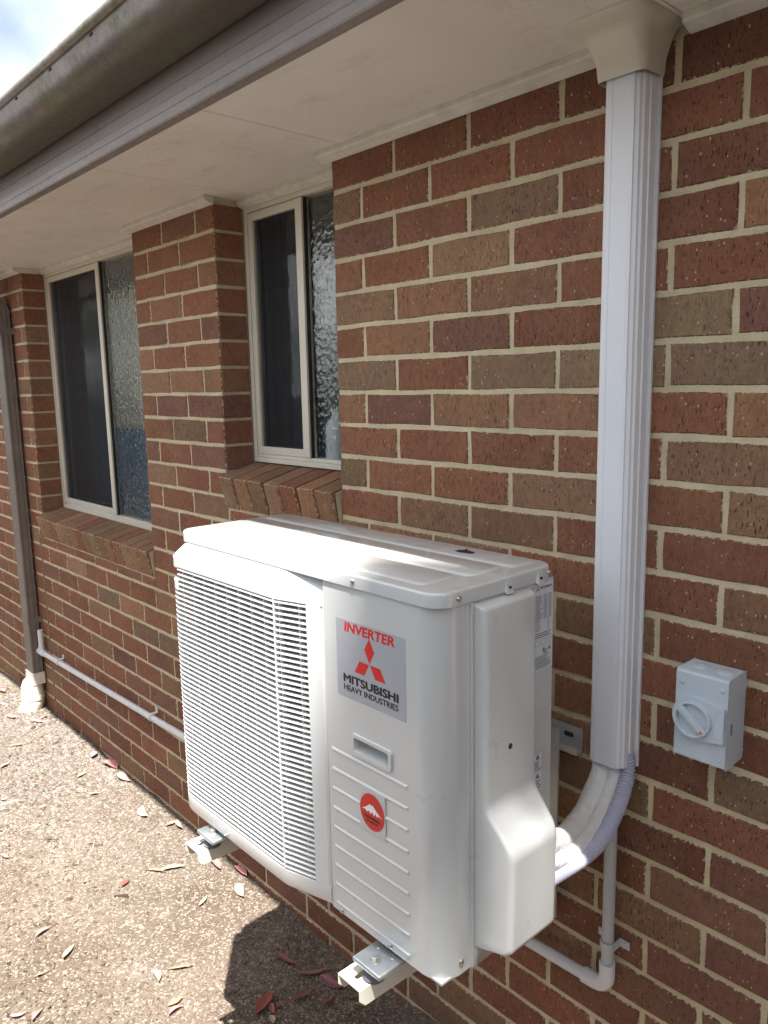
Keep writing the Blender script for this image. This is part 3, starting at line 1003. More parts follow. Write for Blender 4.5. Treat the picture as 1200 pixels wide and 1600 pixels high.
# --- front service panel with wrapped corner, recessed handle and pressed ribs
fx0 = ux(0.5435)
prof = [(fx0, UYF + 0.010), (fx0, UYF + 0.0015), (fx0 + 0.0015, UYF)] + [(ux(a), UYF) for a in (0.619, 0.719)] + \
       arc(UX1 - 0.047, UYF + 0.047, 0.047, -90, 0, 12) + [(UX1, -0.4600), (UX1 - 0.004, -0.4595)]
zl = [UZ0 + 0.001, uz(0.341), uz(0.377), LZ + 0.003]
mb = MB()
vs = [(x, y, z) for z in zl for x, y in prof]
n = len(prof)
fs = []
for r_ in range(3):
    for i in range(n - 1):
        if r_ == 1 and i == 3: continue           # handle opening
        a = r_ * n + i
        fs.append((a, a + 1, a + n + 1, a + n))
mb.poly(vs, fs)
panel = mb.build('service_panel', M['unit'], ac, smooth=True, ang=30)
# handle: rim + pocket
hx0, hx1, hz0, hz1 = ux(0.619), ux(0.719), uz(0.341), uz(0.377)
def rrect(x0, x1, z0, z1, r, n=5):
    return arc(x1 - r, z1 - r, r, 0, 90, n) + arc(x0 + r, z1 - r, r, 90, 180, n) + arc(x0 + r, z0 + r, r, 180, 270, n) + arc(x1 - r, z0 + r, r, 270, 360, n)
mb = MB()
o1 = rrect(hx0 - .002, hx1 + .002, hz0 - .002, hz1 + .002, 0.007)
o2 = rrect(hx0 - .001, hx1 + .001, hz0 - .001, hz1 + .001, 0.0065)
o3 = rrect(hx0 + .005, hx1 - .005, hz0 + .005, hz1 - .005, 0.005)
o4 = rrect(hx0 + .009, hx1 - .009, hz0 + .011, hz1 - .006, 0.004)
n = len(o1)
vs = [(x, UYF - .0001, z) for x, z in o1] + [(x, UYF - .0042, z) for x, z in o2] + [(x, UYF - .0042, z) for x, z in o3] + [(x, UYF + .026, z) for x, z in o4]
fs = [(k * n + i, k * n + (i + 1) % n, (k + 1) * n + (i + 1) % n, (k + 1) * n + i) for k in range(3) for i in range(n)] + [tuple(range(3 * n, 4 * n))]
mb.poly(vs, fs)
mb.build('handle', M['unit'], panel, smooth=True, ang=40)
for k in range(9):
    zc = uz(0.3275 - 0.0388 * k)
    mb = MB()
    a, b = ux(0.556), ux(0.7575)
    mb.poly([(a, UYF - .0001, zc - .0042), (b, UYF - .0001, zc - .0042), (b, UYF - .0001, zc + .0042), (a, UYF - .0001, zc + .0042),
             (a + .004, UYF - .0022, zc - .0008), (b - .004, UYF - .0022, zc - .0008), (b - .004, UYF - .0022, zc + .0012), (a + .004, UYF - .0022, zc + .0012)],
            [(0, 1, 5, 4), (1, 2, 6, 5), (2, 3, 7, 6), (3, 0, 4, 7), (4, 5, 6, 7)])
    mb.build('rib', M['unit'], panel)

def screw(parent, p, nrm, r=0.0042):
    p, nrm = Vector(p), Vector(nrm)
    mb = MB()
    mb.tube([p, p + nrm * 0.0012, p + nrm * 0.0026, p + nrm * 0.0034], [r * 1.25, r * 1.25, r, r * 0.55], 14)
    s = mb.build('screw', M['screw'], parent, smooth=True, ang=35)
screw(panel, (ux(0.572), UYF, uz(0.006)), (0, -1, 0))
screw(panel, (ux(0.706), UYF, uz(0.0085)), (0, -1, 0))
screw(panel, (UX1, -0.487, uz(0.024)), (1, 0, 0))

# --- pipe cover on the right end
def cover_ring(xo, y0, y1, z):
    r_ = min(0.011, xo * 0.5)
    k_ = min(1, xo / .08)
    a = [(UX1 + 0.0002, y0, z), (UX1 + (xo - r_) * 0.5, y0 + 0.0010, z)]
    a += [(UX1 + xo - r_ + r_ * math.sin(R(t_)), y0 + 0.0018 + r_ - r_ * math.cos(R(t_)), z) for t_ in range(0, 91, 15)]
    ye = y1 - 0.010 - 0.016 * k_
    r2 = min(0.014, xo * 0.6)
    a += [(UX1 + xo - r2 + r2 * math.cos(R(t_)), ye - r2 + r2 * math.sin(R(t_)), z) for t_ in range(0, 91, 15)]
    a += [(UX1 + 0.0002, y1, z)]
    return a
CY0, CY1 = -0.4565, -0.3015
key = [(0.0004, 0.000), (0.0045, 0.001), (0.0050, 0.036), (0.0780, 0.056), (0.0815, 0.240), (0.0265, 0.293), (0.0235, 0.60), (0.0215, 0.632), (0.0004, 0.6385)]
rad_k = [0, 0, 0.006, 0.014, 0.018, 0.016, 0.0, 0.006, 0]
rows = []
for i, (kx, kz) in enumerate(key):            # round every knee of the side profile
    if i in (0, len(key) - 1) or rad_k[i] == 0:
        rows.append((kx, kz, 0)); continue
    a, b, c = Vector(key[i - 1]), Vector(key[i]), Vector(key[i + 1])
    r_ = min(rad_k[i], (a - b).length * .45, (c - b).length * .45)
    p0, p1 = b + (a - b).normalized() * r_, b + (c - b).normalized() * r_
    for q in range(7):
        t_ = q / 6
        v_ = p0 * (1 - t_) ** 2 + b * 2 * t_ * (1 - t_) + p1 * t_ ** 2
        rows.append((v_.x, v_.y, 0))
mb = MB()
vs = []
for xo, z, _ in rows: vs += cover_ring(xo, CY0, CY1, uz(z))
n = len(vs) // len(rows)
fs = [(r_ * n + i, r_ * n + i + 1, (r_ + 1) * n + i + 1, (r_ + 1) * n + i) for r_ in range(len(rows) - 1) for i in range(n - 1)]
mb.poly(vs, fs)
cover = mb.build('pipe_cover', M['unit'], ac, smooth=True, ang=75)
# fixing flange and fastening hole of the cover
mb = MB()
mb.box(UX1 + .0001, UX1 + 0.003, -0.4635, -0.4575, UZ0 + 0.001, LZ - .002, 0.0006)
mb.build('flange', M['unit'], cover)
mb = MB()
mb.tube([(UX1 + 0.0242, -0.392, uz(0.386)), (UX1 + 0.0254, -0.392, uz(0.386)), (UX1 + 0.0256, -0.392, uz(0.386))], [0.0068, 0.0068, 0.0055], 18)
h = mb.build('hole_rim', M['unit'], cover, smooth=True)
mb = MB()
mb.tube([(UX1 + 0.0250, -0.392, uz(0.386)), (UX1 + 0.0259, -0.392, uz(0.386))], [0.0052, 0.0052], 18)
mb.build('fastening_hole', M['dark'], cover)

# --- lid: rounded tray with three pressed pads
def rr_xy(x0, x1, y0, y1, r, n=6):
    return rrect(x0, x1, y0, y1, r, n)
mb = MB()
lx0, lx1, ly0, ly1 = UX0 + 0.014, UX1 + 0.003, UYF - 0.003, UYB + 0.002
levels = [(0.0, UZ1 - 0.024), (0.0, UZ1 - 0.0045), (0.0008, UZ1 - 0.0018), (0.0026, UZ1 - 0.0003), (0.0050, UZ1), (0.2, UZ1)]
rings = [rrect(lx0 + d, lx1 - d, ly0 + d, ly1 - d, max(0.004, 0.036 - d) if d < .1 else .01, 7) for d, _ in levels[:-1]]
n = len(rings[0])
vs = [(x, y, z) for rg_, (_, z) in zip(rings, levels) for x, y in rg_]
fs = [(k * n + i, k * n + (i + 1) % n, (k + 1) * n + (i + 1) % n, (k + 1) * n + i) for k in range(len(rings) - 1) for i in range(n)] + [tuple(range((len(rings) - 1) * n, len(rings) * n))]
mb.poly(vs, fs)
lid = mb.build('lid', M['unit'], ac, smooth=True, ang=40)
def pad(x0, x1, y0, y1):
    mb = MB()
    rs = [rrect(x0 + d, x1 - d, y0 + d, y1 - d, 0.014, 4) for d in (0, 0.0035, 0.0055)]
    zz = (UZ1 + 0.0001, UZ1 + 0.0026, UZ1 + 0.0032)
    n = len(rs[0])
    vs = [(x, y, z) for r_, z in zip(rs, zz) for x, y in r_]
    fs = [(k * n + i, k * n + (i + 1) % n, (k + 1) * n + (i + 1) % n, (k + 1) * n + i) for k in range(2) for i in range(n)] + [tuple(range(2 * n, 3 * n))]
    mb.poly(vs, fs)
    return mb.build('pressed_pad', M['unit'], lid, smooth=True, ang=40)
pad(UX0 + .046, UX1 - .055, UYF + .022, -0.4245)
pad(UX0 + .038, UX1 - .040, -0.4175, -0.3275)
pad3 = pad(UX0 + .038, UX1 - .028, -0.3205, UYB - .010)
screw(lid, (ux(0.632), ly0, UZ1 - 0.013), (0, -1, 0))
screw(lid, (lx1, -0.492, UZ1 - 0.013), (1, 0, 0))
screw(lid, (lx1, -0.262, UZ1 - 0.012), (1, 0, 0), 0.0035)
for yy in (-0.372, -0.288):
    mb = MB()
    mb.poly([(lx1 + .0002, yy - .010, UZ1 - .0245), (lx1 + .0002, yy + .010, UZ1 - .0245), (lx1 + .0002, yy + .006, UZ1 - .004), (lx1 + .0002, yy - .006, UZ1 - .004),
             (lx1 + .006, yy - .008, UZ1 - .0275), (lx1 + .006, yy + .008, UZ1 - .0275)], [(0, 4, 3), (1, 2, 5), (3, 4, 5, 2), (0, 1, 5, 4)])
    tb = mb.build('hook_tab', M['unit'], lid)
    mb = MB()
    mb.tube([(lx1 + .0035, yy, UZ1 - .017), (lx1 + .0055, yy, UZ1 - .0165)], [0.0026, 0.0026], 12)
    mb.build('hole', M['dark'], tb)

# --- fan grille: one moulding of frame, slats and ribs
GYF = -0.567
def gpath(z=0):
    p = [(ux(0.014), -0.478), (ux(0.014), -0.530), (ux(0.018), -0.547), (ux(0.028), -0.559), (ux(0.044), -0.5655), (ux(0.060), GYF), (ux(0.42), GYF)]
    p += [(ux(0.437), -0.5660), (ux(0.450), -0.5625), (ux(0.510), -0.5455), (ux(0.538), -0.5376), (ux(0.5425), -0.5364)]
    return p
def sweep(mb, path, secs):
    """sections (offset inward along +normal, z) swept along a 2-D path; outward is to the right of travel"""
    nrm = []
    for i in range(len(path)):
        a, b = path[max(0, i - 1)], path[min(len(path) - 1, i + 1)]
        tx, ty = b[0] - a[0], b[1] - a[1]
        l_ = math.hypot(tx, ty)
        nrm.append((-ty / l_, tx / l_) if path[i][0] < ux(0.40) else (0.0, 1.0))          # inward (to the left of travel)
    n = len(secs)
    vs = [(p[0] + q[0] * d, p[1] + q[1] * d, z) for p, q in zip(path, nrm) for d, z in secs]
    m = len(path)
    fs = [(i * n + k, i * n + (k + 1) % n, (i + 1) * n + (k + 1) % n, (i + 1) * n + k) for i in range(m - 1) for k in range(n)]
    fs += [tuple(range(n)), tuple(range((m - 1) * n + n - 1, (m - 1) * n - 1, -1))]
    mb.poly(vs, fs)
full = gpath()
slat_path = [p for p in full if p[0] <= ux(0.511)]
ZS0, ZS1 = 0.040, 0.592
mb = MB()
# top hood: slopes from under the lid out to the grille face
sweep(mb, full, [(0.0, uz(ZS1)), (0.0, uz(0.612)), (0.0035, uz(0.6165)), (0.0325, uz(0.6425)), (0.036, uz(0.6425)), (0.036, uz(0.638)), (0.006, uz(0.606)), (0.006, uz(ZS1))])
grille = mb.build('fan_grille', M['grille'], ac, smooth=True, ang=32)
mb = MB()
sweep(mb, full, [(0.004, uz(0.004)), (0.0, uz(0.012)), (0.0, uz(ZS0)), (0.006, uz(ZS0)), (0.006, uz(0.008)), (0.02, uz(0.004))])
mb.build('bottom_band', M['grille'], grille, smooth=True, ang=32)
# right stile
mb = MB()
st_p = [(ux(0.508), -0.5461), (ux(0.538), -0.5374), (ux(0.5425), -0.5335)]
sweep(mb, st_p, [(0.0, uz(ZS0 + .0003)), (0.0, uz(ZS1 - .0003)), (0.006, uz(ZS1 - .0003)), (0.006, uz(ZS0 + .0003))])
mb.build('stile', M['grille'], grille)
# left shoulder with its finger pull
mb = MB()
sl_ = [(ux(0.014), -0.478), (ux(0.014), -0.530), (ux(0.018), -0.547), (ux(0.028), -0.559), (ux(0.044), -0.5655), (ux(0.058), GYF)]
sweep(mb, sl_, [(-0.0006, uz(0.540)), (-0.0006, uz(0.560)), (0.004, uz(0.565)), (0.012, uz(0.565)), (0.012, uz(0.540))])
sweep(mb, sl_, [(0.0004, uz(0.590)), (0.0004, uz(ZS1 + .001)), (0.006, uz(ZS1 + .001)), (0.006, uz(0.590))])
mb.build('finger_pull', M['grille'], grille, smooth=True, ang=35)
NS = 50
pitch = (ZS1 - ZS0) / NS
short = [p for p in slat_path if p[0] >= ux(0.059)]
slat_me, slat_short = None, None
def slat_mesh(path):
    m_ = MB()
    sweep(m_, path, [(0.0, -0.0012), (0.0, 0.0012), (0.0009, 0.0016), (0.0085, 0.0022), (0.0085, 0.0008), (0.0009, -0.0016)])
    bm = m_.bm
    bmesh.ops.recalc_face_normals(bm, faces=bm.faces)
    me_ = bpy.data.meshes.new('slat')
    bm.to_mesh(me_); bm.free()
    for p in me_.polygons: p.use_smooth = True
    me_.set_sharp_from_angle(angle=R(28))
    me_.materials.append(M['grille'])
    return me_
slat_me, slat_short = slat_mesh(slat_path), slat_mesh(short)
for k in range(NS):
    z = uz(ZS0 + pitch * (k + 0.5))
    link('slat', slat_short if ZS0 + pitch * (k + .5) > 0.540 else slat_me, grille, (0, 0, z))
for k in range(11):
    xx = ux(0.032 + 0.0455 * k)
    if xx > ux(0.43): yy = GYF + 0.004 + (xx - ux(0.43)) * 0.28
    else: yy = GYF + (0.012 if k == 0 else 0.004)
    mb = MB()
    mb.box(xx - .0011, xx + .0011, yy, yy + 0.0075, uz(ZS0 - .001), uz(ZS1 + .001 if k > 0 else 0.545))
    mb.build('grille_rib', M['grille'], grille)
mb = MB()
mb.box(ux(0.4325), ux(0.4342), GYF - 0.0003, GYF + 0.009, uz(ZS0 - .001), uz(ZS1 + .001))
mb.build('grille_rib', M['grille'], grille)
# bell mouth plate with a round opening
FC = (ux(0.272), uz(0.318)); FR = 0.222
mb = MB()
cn_ = 48
circ = [(FC[0] + FR * math.cos(2 * math.pi * i / cn_), FC[1] + FR * math.sin(2 * math.pi * i / cn_)) for i in range(cn_)]
bx0, bx1, bz0, bz1 = ux(0.022), ux(0.540), uz(0.006), uz(0.638)
def edgept(a):
    dx, dz = math.cos(a), math.sin(a)
    tx = ((bx1 if dx > 0 else bx0) - FC[0]) / dx if abs(dx) > 1e-6 else 1e9
    tz = ((bz1 if dz > 0 else bz0) - FC[1]) / dz if abs(dz) > 1e-6 else 1e9
    t_ = min(tx, tz)
    return (FC[0] + dx * t_, FC[1] + dz * t_)
oute = [edgept(2 * math.pi * i / cn_) for i in range(cn_)]
yp = UYF + 0.022
vs = [(x, yp, z) for x, z in oute] + [(x, yp, z) for x, z in circ] + [(FC[0] + (x - FC[0]) * .96, yp + .02, FC[1] + (z - FC[1]) * .96) for x, z in circ] + [(FC[0] + (x - FC[0]) * .96, yp + .07, FC[1] + (z - FC[1]) * .96) for x, z in circ]
fs = [(k * cn_ + i, k * cn_ + (i + 1) % cn_, (k + 1) * cn_ + (i + 1) % cn_, (k + 1) * cn_ + i) for k in range(3) for i in range(cn_)]
mb.poly(vs, fs)
mb.build('bell_mouth', M['shroud'], ac, smooth=True, ang=50)
mb = MB()
mb.tube([(FC[0], yp + .03, FC[1]), (FC[0], yp + .09, FC[1])], [0.055, 0.06], 24)
for k in range(3):
    a0 = R(120 * k + 25)
    vs, fs = [], []
    NR, NA = 5, 9
    for i in range(NR):
        r_ = 0.05 + (0.205 - 0.05) * i / (NR - 1)
        for j in range(NA):
            u_ = j / (NA - 1)
            a = a0 + u_ * R(88) + 0.35 * (i / (NR - 1)) * 0.6
            vs.append((FC[0] + r_ * math.cos(a), yp + 0.035 + 0.045 * u_, FC[1] + r_ * math.sin(a)))
    for i in range(NR - 1):
        for j in range(NA - 1):
            q = i * NA + j
            fs.append((q, q + 1, q + NA + 1, q + NA))
    mb.poly(vs, fs)
mb.build('fan', M['fan'], ac, smooth=True, ang=60)

# --- printing on the unit
def text2d(s, width, height, bold=0.0, shear=0.0):
    cu = bpy.data.curves.new('t', 'FONT')
    cu.body = s
    cu.size = 1
    cu.offset = bold
    cu.shear = shear
    cu.resolution_u = 3
    o = bpy.data.objects.new('t', cu)
    COL.objects.link(o)
    bpy.context.view_layer.update()
    dg = bpy.context.evaluated_depsgraph_get()
    me_ = bpy.data.meshes.new_from_object(o.evaluated_get(dg))
    vs = [(v.co.x, v.co.y) for v in me_.vertices]
    fs = [tuple(p.vertices) for p in me_.polygons]
    bpy.data.objects.remove(o); bpy.data.curves.remove(cu); bpy.data.meshes.remove(me_)
    xs, ys = [v[0] for v in vs], [v[1] for v in vs]
    a, b, c, d = min(xs), max(xs), min(ys), max(ys)
    return [((x - a) / (b - a) * width, (y - c) / (d - c) * height) for x, y in vs], fs

class Print:
    """flat print in the plane P0 + u*U + v*V, lifted along N"""
    def __init__(s, P0, U, V, N):
        s.P0, s.U, s.V, s.N = Vector(P0), Vector(U), Vector(V), Vector(N)
    def p(s, u, v, h): return tuple(s.P0 + s.U * u + s.V * v + s.N * h)
    def shape(s, name, mat, parent, polys, h=0.0004):
        mb = MB()
        for pl in polys: mb.poly([s.p(u, v, h) for u, v in pl], [tuple(range(len(pl)))])
        return mb.build(name, mat, parent)
    def text(s, name, mat, parent, body, u, v, w_, h_, bold=0.0, h=0.0006, shear=0.0):
        pts, fs = text2d(body, w_, h_, 0.0, shear)
        mb = MB()
        for q, (du, dv) in enumerate(((0, 0), (-1, 0), (1, 0), (0, .6), (0, -.6)) if bold > 0.015 else ((0, 0),)):   # overprint for weight
            e_ = h_ * bold * 1.6
            mb.poly([s.p(u + a + du * e_, v + b + dv * e_, h + q * 0.00002) for a, b in pts], fs)
        return mb.build(name, mat, parent)

pf = Print((ux(0.580), UYF, uz(0.440)), (1, 0, 0), (0, 0, 1), (0, -1, 0))
SW, SH = 0.176, 0.142
mb = MB()
mb.box(ux(0.580), ux(0.580) + SW, UYF - 0.0004, UYF - 0.00005, uz(0.440), uz(0.440) + SH)
plate = mb.build('badge', M['silver'], ac)
pf.text('lettering', M['red'], plate, 'INVERTER', 0.024, 0.1215, 0.126, 0.0165, 0.042, shear=0.12)
cxb, cyb = 0.088, 0.0755
def rhomb(ang, L=0.0445, Wd=0.0257):
    ca, sa = math.cos(R(ang)), math.sin(R(ang))
    g0 = 0.0012
    pts = [(g0, 0), (g0 + L / 2, Wd / 2), (g0 + L, 0), (g0 + L / 2, -Wd / 2)]
    return [(cxb + a * ca - b * sa, cyb + a * sa + b * ca) for a, b in pts]
pf.shape('emblem', M['red'], plate, [rhomb(90), rhomb(210), rhomb(330)], 0.0006)
pf.text('lettering', M['black'], plate, 'MITSUBISHI', 0.0185, 0.0285, 0.139, 0.0145, 0.058)
pf.text('lettering', M['black'], plate, 'HEAVY INDUSTRIES', 0.0185, 0.0135, 0.139, 0.0105, 0.034)
# round red badge with snowy mountain
pr_ = Print((ux(0.668), UYF - .0022, uz(0.247)), (1, 0, 0), (0, 0, 1), (0, -1, 0))
mb = MB()
mb.box(ux(0.668) - .034, ux(0.668) + .034, UYF - .00232, UYF - .0001, uz(0.247) - .041, uz(0.247) + .041, 0.0006)
bk = mb.build('round_badge', plain('clear_film', (0.53, 0.54, 0.54), 0.3), ac)
pr_.shape('red_disc', M['red'], bk, [[(0.032 * math.cos(2 * math.pi * i / 40), 0.034 * math.sin(2 * math.pi * i / 40)) for i in range(40)]], 0.0005)
pr_.shape('mountain', M['white'], bk, [[(-.027, -.001), (-.016, .005), (-.006, .0135), (-.002, .0125), (.002, .0135), (.012, .006), (.027, -.003), (.017, .0), (.0135, -.004), (.009, .001), (.005, -.005), (.001, .001), (-.004, -.004), (-.008, .001), (-.013, -.003), (-.018, .0)]], 0.0008)
pr_.text('lettering', M['black'], bk, 'ENGINEERED', -.021, -.0145, .042, .0055, .02, 0.0008)
pr_.text('lettering', M['black'], bk, 'IN JAPAN', -.0145, -.0225, .029, .0055, .02, 0.0008)
# rating label and warnings on the rear panel
pe = Print((UX1, -0.297, uz(0.480)), (0, 1, 0), (0, 0, 1), (1, 0, 0))
lb = pe.shape('rating_label', M['paper'], rear, [[(0, 0), (.0535, 0), (.0535, .158), (0, .158)]], 0.0001)
lg = random.Random(3)
bars = []
def rule(u0, u1, v, t_=0.0005): bars.append([(u0, v - t_), (u1, v - t_), (u1, v + t_), (u0, v + t_)])
v = 0.136
while v > 0.094:
    rule(0.003, 0.003 + lg.uniform(0.012, 0.021), v, .00055); rule(0.028, 0.036, v, .0005); rule(.040, .048, v, .0005)
    rule(0.0025, 0.051, v - 0.0017, .00016)
    v -= 0.0034
v = 0.092
while v > 0.073:
    rule(0.003, lg.uniform(0.012, 0.02), v, .0005); rule(.038, .042, v, .0006)
    v -= 0.003
for v_ in (0.068, 0.0645, 0.061): rule(0.003, lg.uniform(.042, .05), v_, .0008)
for u_ in (0.003, 0.020, 0.036): bars += [[(u_, .046), (u_ + .012, .046), (u_ + .012, .0465), (u_, .0465)], [(u_, .056), (u_ + .012, .056), (u_ + .012, .0565), (u_, .0565)], [(u_, .046), (u_ + .0006, .046), (u_ + .0006, .056), (u_, .056)], [(u_ + .0115, .046), (u_ + .012, .046), (u_ + .012, .056), (u_ + .0115, .056)]]
for u_ in (0.024, 0.040): bars.append([(u_, .034), (u_ + .008, .034), (u_ + .004, .042)])
v = 0.026
while v > 0.003:
    rule(0.003, lg.uniform(0.036, 0.050), v, .0005)
    v -= 0.0024
rule(0.0265, 0.0272, 0.115, .022)
pe.shape('fine_print', M['ink'], lb, bars, 0.0003)
pe.text('lettering', M['ink'], lb, 'MITSUBISHI', 0.016, 0.1475, 0.032, 0.0045, 0.04, 0.0003)
cxb, cyb = 0.0085, 0.149
pe.shape('emblem', M['ink'], lb, [rhomb(a, 0.0056, 0.0033) if False else [(0.0085 + (p[0] - cxb) * .13, 0.149 + (p[1] - cyb) * .13) for p in rhomb(a)] for a in (90, 210, 330)], 0.0003)
pe.text('lettering', M['ink'], lb, '65', 0.027, 0.0285, 0.011, 0.008, 0.02, 0.0004)
pw = Print((UX1, -0.2965, uz(0.254)), (0, 1, 0), (0, 0, 1), (1, 0, 0))
wl = pw.shape('warning_label', M['paper'], rear, [[(0, 0), (.0275, 0), (.0275, .073), (0, .073)]], 0.0001)
bars = []
for b_ in (0.0, 0.0365):
    bars += [[(0, b_ + .0355), (.0275, b_ + .0355), (.0275, b_ + .0361), (0, b_ + .0361)], [(0, b_ + .0215), (.0275, b_ + .0215), (.0275, b_ + .022), (0, b_ + .022)]]
    bars += [[(0.008, b_ + .024), (.019, b_ + .024), (.0135, b_ + .034)]]
    for q in range(4): rule(0.003, lg.uniform(.016, .025), b_ + .018 - q * .0045, .0011)
for a in (0.0, 0.0270): bars.append([(a, 0), (a + .0005, 0), (a + .0005, .073), (a, .073)])
pw.shape('fine_print', M['ink'], wl, bars, 0.0003)
# caution print on the lid
pl = Print((UX0 + 0.49, -0.312, UZ1 + 0.0032), (1, 0, 0), (0, 1, 0), (0, 0, 1))
bars = []
for v_ in (0.052, 0.046, 0.018, 0.012, 0.006): rule(0.004, lg.uniform(.10, .14), v_, .0009)
for u_ in (.008, .05, .09):
    bars += [[(u_, .024), (u_ + .026, .024), (u_ + .013, .043), (u_ + .013, .041), (u_ + .0235, .0255), (u_ + .0025, .0255)]]
bars += [[(0.0, 0.0), (0.20, 0.0), (0.20, 0.0006), (0, 0.0006)], [(0.0, 0.058), (0.20, 0.058), (0.20, 0.0586), (0, 0.0586)]]
ck = pl.shape('caution_print', plain('grey_print', (0.42, 0.42, 0.42), 0.5), lid, bars, 0.0003)
pl.shape('hand_symbol', M['black'], ck, [[(0.152, 0.018), (0.165, 0.013), (0.190, 0.016), (0.196, 0.026), (0.186, 0.034), (0.170, 0.036), (0.160, 0.045), (0.156, 0.043), (0.163, 0.034), (0.152, 0.032), (0.150, 0.027), (0.162, 0.026), (0.151, 0.022)]], 0.0004)

# --- feet
def foot(x0, x1):
    mb = MB()
    zt = UZ0 - 0.008
    mb.box(x0, x1, -0.586, -0.50, zt - 0.010, zt, 0.0035, 3)
    ft = mb.build('foot', M['steel'], ac, smooth=True, ang=40)
    xc = (x0 + x1) / 2
    mb = MB()
    mb.tube([(xc, -0.563, zt + .0001), (xc, -0.563, zt + 0.0018)], [0.0105, 0.0105], 20)
    mb.tube([(xc, -0.563, zt + 0.0019), (xc, -0.563, zt + 0.0065), (xc, -0.563, zt + .0078)], [0.0072, 0.0072, 0.0058], 6)
    mb.build('bolt', M['screw'], ft, smooth=True, ang=30)
    for dx in (-.018, .018):
        mb = MB()
        mb.tube([(xc + dx, -0.538, zt + .0001), (xc + dx, -0.538, zt + 0.0012)], [0.004, 0.003], 12)
        mb.build('rivet', M['steel'], ft)
foot(-0.066, 0.006)
foot(0.484, 0.556)

# ================================================================= WALL BRACKET
br = thing('wall_bracket', (0.2, 0.0, UZ0 - 0.05), 'cream steel wall bracket with two arms carrying the air conditioner', 'bracket')
mb = MB()
mb.prism([(-0.0015, -0.585), (-0.004, -0.582), (-0.0045, -0.632), (-0.022, -0.634), (-0.022, -0.622), (-0.0235, -0.622), (-0.0235, -0.6365), (-0.003, -0.6365)], 'x', -0.10, 0.563)
rail = mb.build('rail', M['railsteel'], br)
for xx in (0.545, -0.07):
    mb = MB()
    mb.prism(rrect(xx - .028, xx - .004, -0.609, -0.598, 0.005), 'y', -0.0052, -0.0046)
    mb.build('slot', M['dark'], rail)
def arm(x0, x1):
    zt = UZ0 - 0.043
    t_ = 0.0028
    yt = -0.604
    mb = MB()
    # inverted channel: web on top, two flanges, rounded nose on the flanges
    def flange(x):
        pts = [(yt, zt - t_ - .0001), (yt, zt - 0.020), (yt + 0.012, zt - 0.033), (-0.03, zt - 0.052), (-0.03, zt - t_ - .0001)]
        mb.prism(pts, 'x', x, x + t_)
    flange(x0); flange(x1 - t_)
    # web with a slotted hole near the tip
    xc = (x0 + x1) / 2
    o_in = [(xc - .0055, -0.552)] + [(xc + .0055 * math.cos(a), -0.584 + .0055 * math.sin(a)) for a in [math.pi + k * math.pi / 8 for k in range(9)]] + [(xc + .0055, -0.552)]
    pts = [(x0, -0.552), (x0, yt), (x1, yt), (x1, -0.552)] + o_in[::-1]
    mb.prism(pts, 'z', zt - t_, zt)
    mb.box(x0, x1, -0.5519, -0.03, zt - t_, zt)
    a = mb.build('arm', M['bracket'], br)
    mb = MB()
    mb.box(x0 + .006, x1 - .006, -0.03, -0.0245, zt - 0.16, -0.590)
    mb.build('upright', M['railsteel'], br)
    mb = MB()
    yc = -0.563
    mb.tube([(xc + .02, yc, zt + .0005), (xc + .02, yc, zt + 0.006), (xc + .02, yc, zt + 0.012), (xc + .02, yc, zt + .0245)], [0.020, 0.021, 0.014, 0.019], 18)
    mb.build('rubber_mount', plain('rubber_mount', (0.10, 0.105, 0.12), 0.6), a, smooth=True)
arm(-0.088, -0.030)
arm(0.466, 0.526)

# ================================================================= DUCT AND PIPES
duct = thing('cable_duct', (0.648, 0, -0.62), 'white ribbed plastic duct running down the brick wall from the eave', 'duct')
cov = [(0.606, -0.0006), (0.6070, -0.036), (0.610, -0.047), (0.616, -0.0545), (0.624, -0.0578), (0.6300, -0.0580), (0.6306, -0.0571), (0.6312, -0.0580), (0.666, -0.0580), (0.6725, -0.0570), (0.6735, -0.0540), (0.6795, -0.0510), (0.6810, -0.0460), (0.6850, -0.0430), (0.6862, -0.0300), (0.6890, -0.0290), (0.6892, -0.0160), (0.6868, -0.0150), (0.6872, -0.0006)]
DZ0, DZ1 = -0.612, 0.70
def hollow(pts, th):
    return pts + offset(pts, -th)[::-1]
mb = MB()
mb.prism(hollow(cov, 0.0018), 'z', DZ0, DZ1)
mb.build('duct_cover', M['duct'], duct)
mb = MB()
mb.box(0.609, 0.6935, -0.0075, -0.0003, DZ0 - 0.006, DZ1, 0.0008)
mb.build('duct_base', M['duct'], duct)
# ceiling adaptor: funnel and flange
mb = MB()
sec = [(0.6005, 0.6945, -0.0655, 0.668, 0.012), (0.5985, 0.6965, -0.0675, 0.676, 0.014), (0.598, 0.698, -0.074, 0.695, 0.018), (0.592, 0.708, -0.098, 0.724, 0.026), (0.588, 0.716, -0.112, 0.736, 0.03), (0.576, 0.728, -0.140, 0.7415, 0.034), (0.574, 0.730, -0.144, 0.7475, 0.034)]
vs = []
for x0, x1, yo, z, r_ in sec:
    ring = arc(x1 - r_, yo + r_, r_, 0, -90, 6) + arc(x0 + r_, yo + r_, r_, -90, -180, 6)
    vs += [(x1, -0.0004, z)] + [(x, y, z) for x, y in ring] + [(x0, -0.0004, z)]
n = 16
fs = [(k * n + i, k * n + i + 1, (k + 1) * n + i + 1, (k + 1) * n + i) for k in range(len(sec) - 1) for i in range(n - 1)] + [tuple(range((len(sec) - 1) * n, len(sec) * n))]
mb.poly(vs, fs)
mb.build('ceiling_adaptor', M['adaptor'], duct, smooth=True, ang=50)

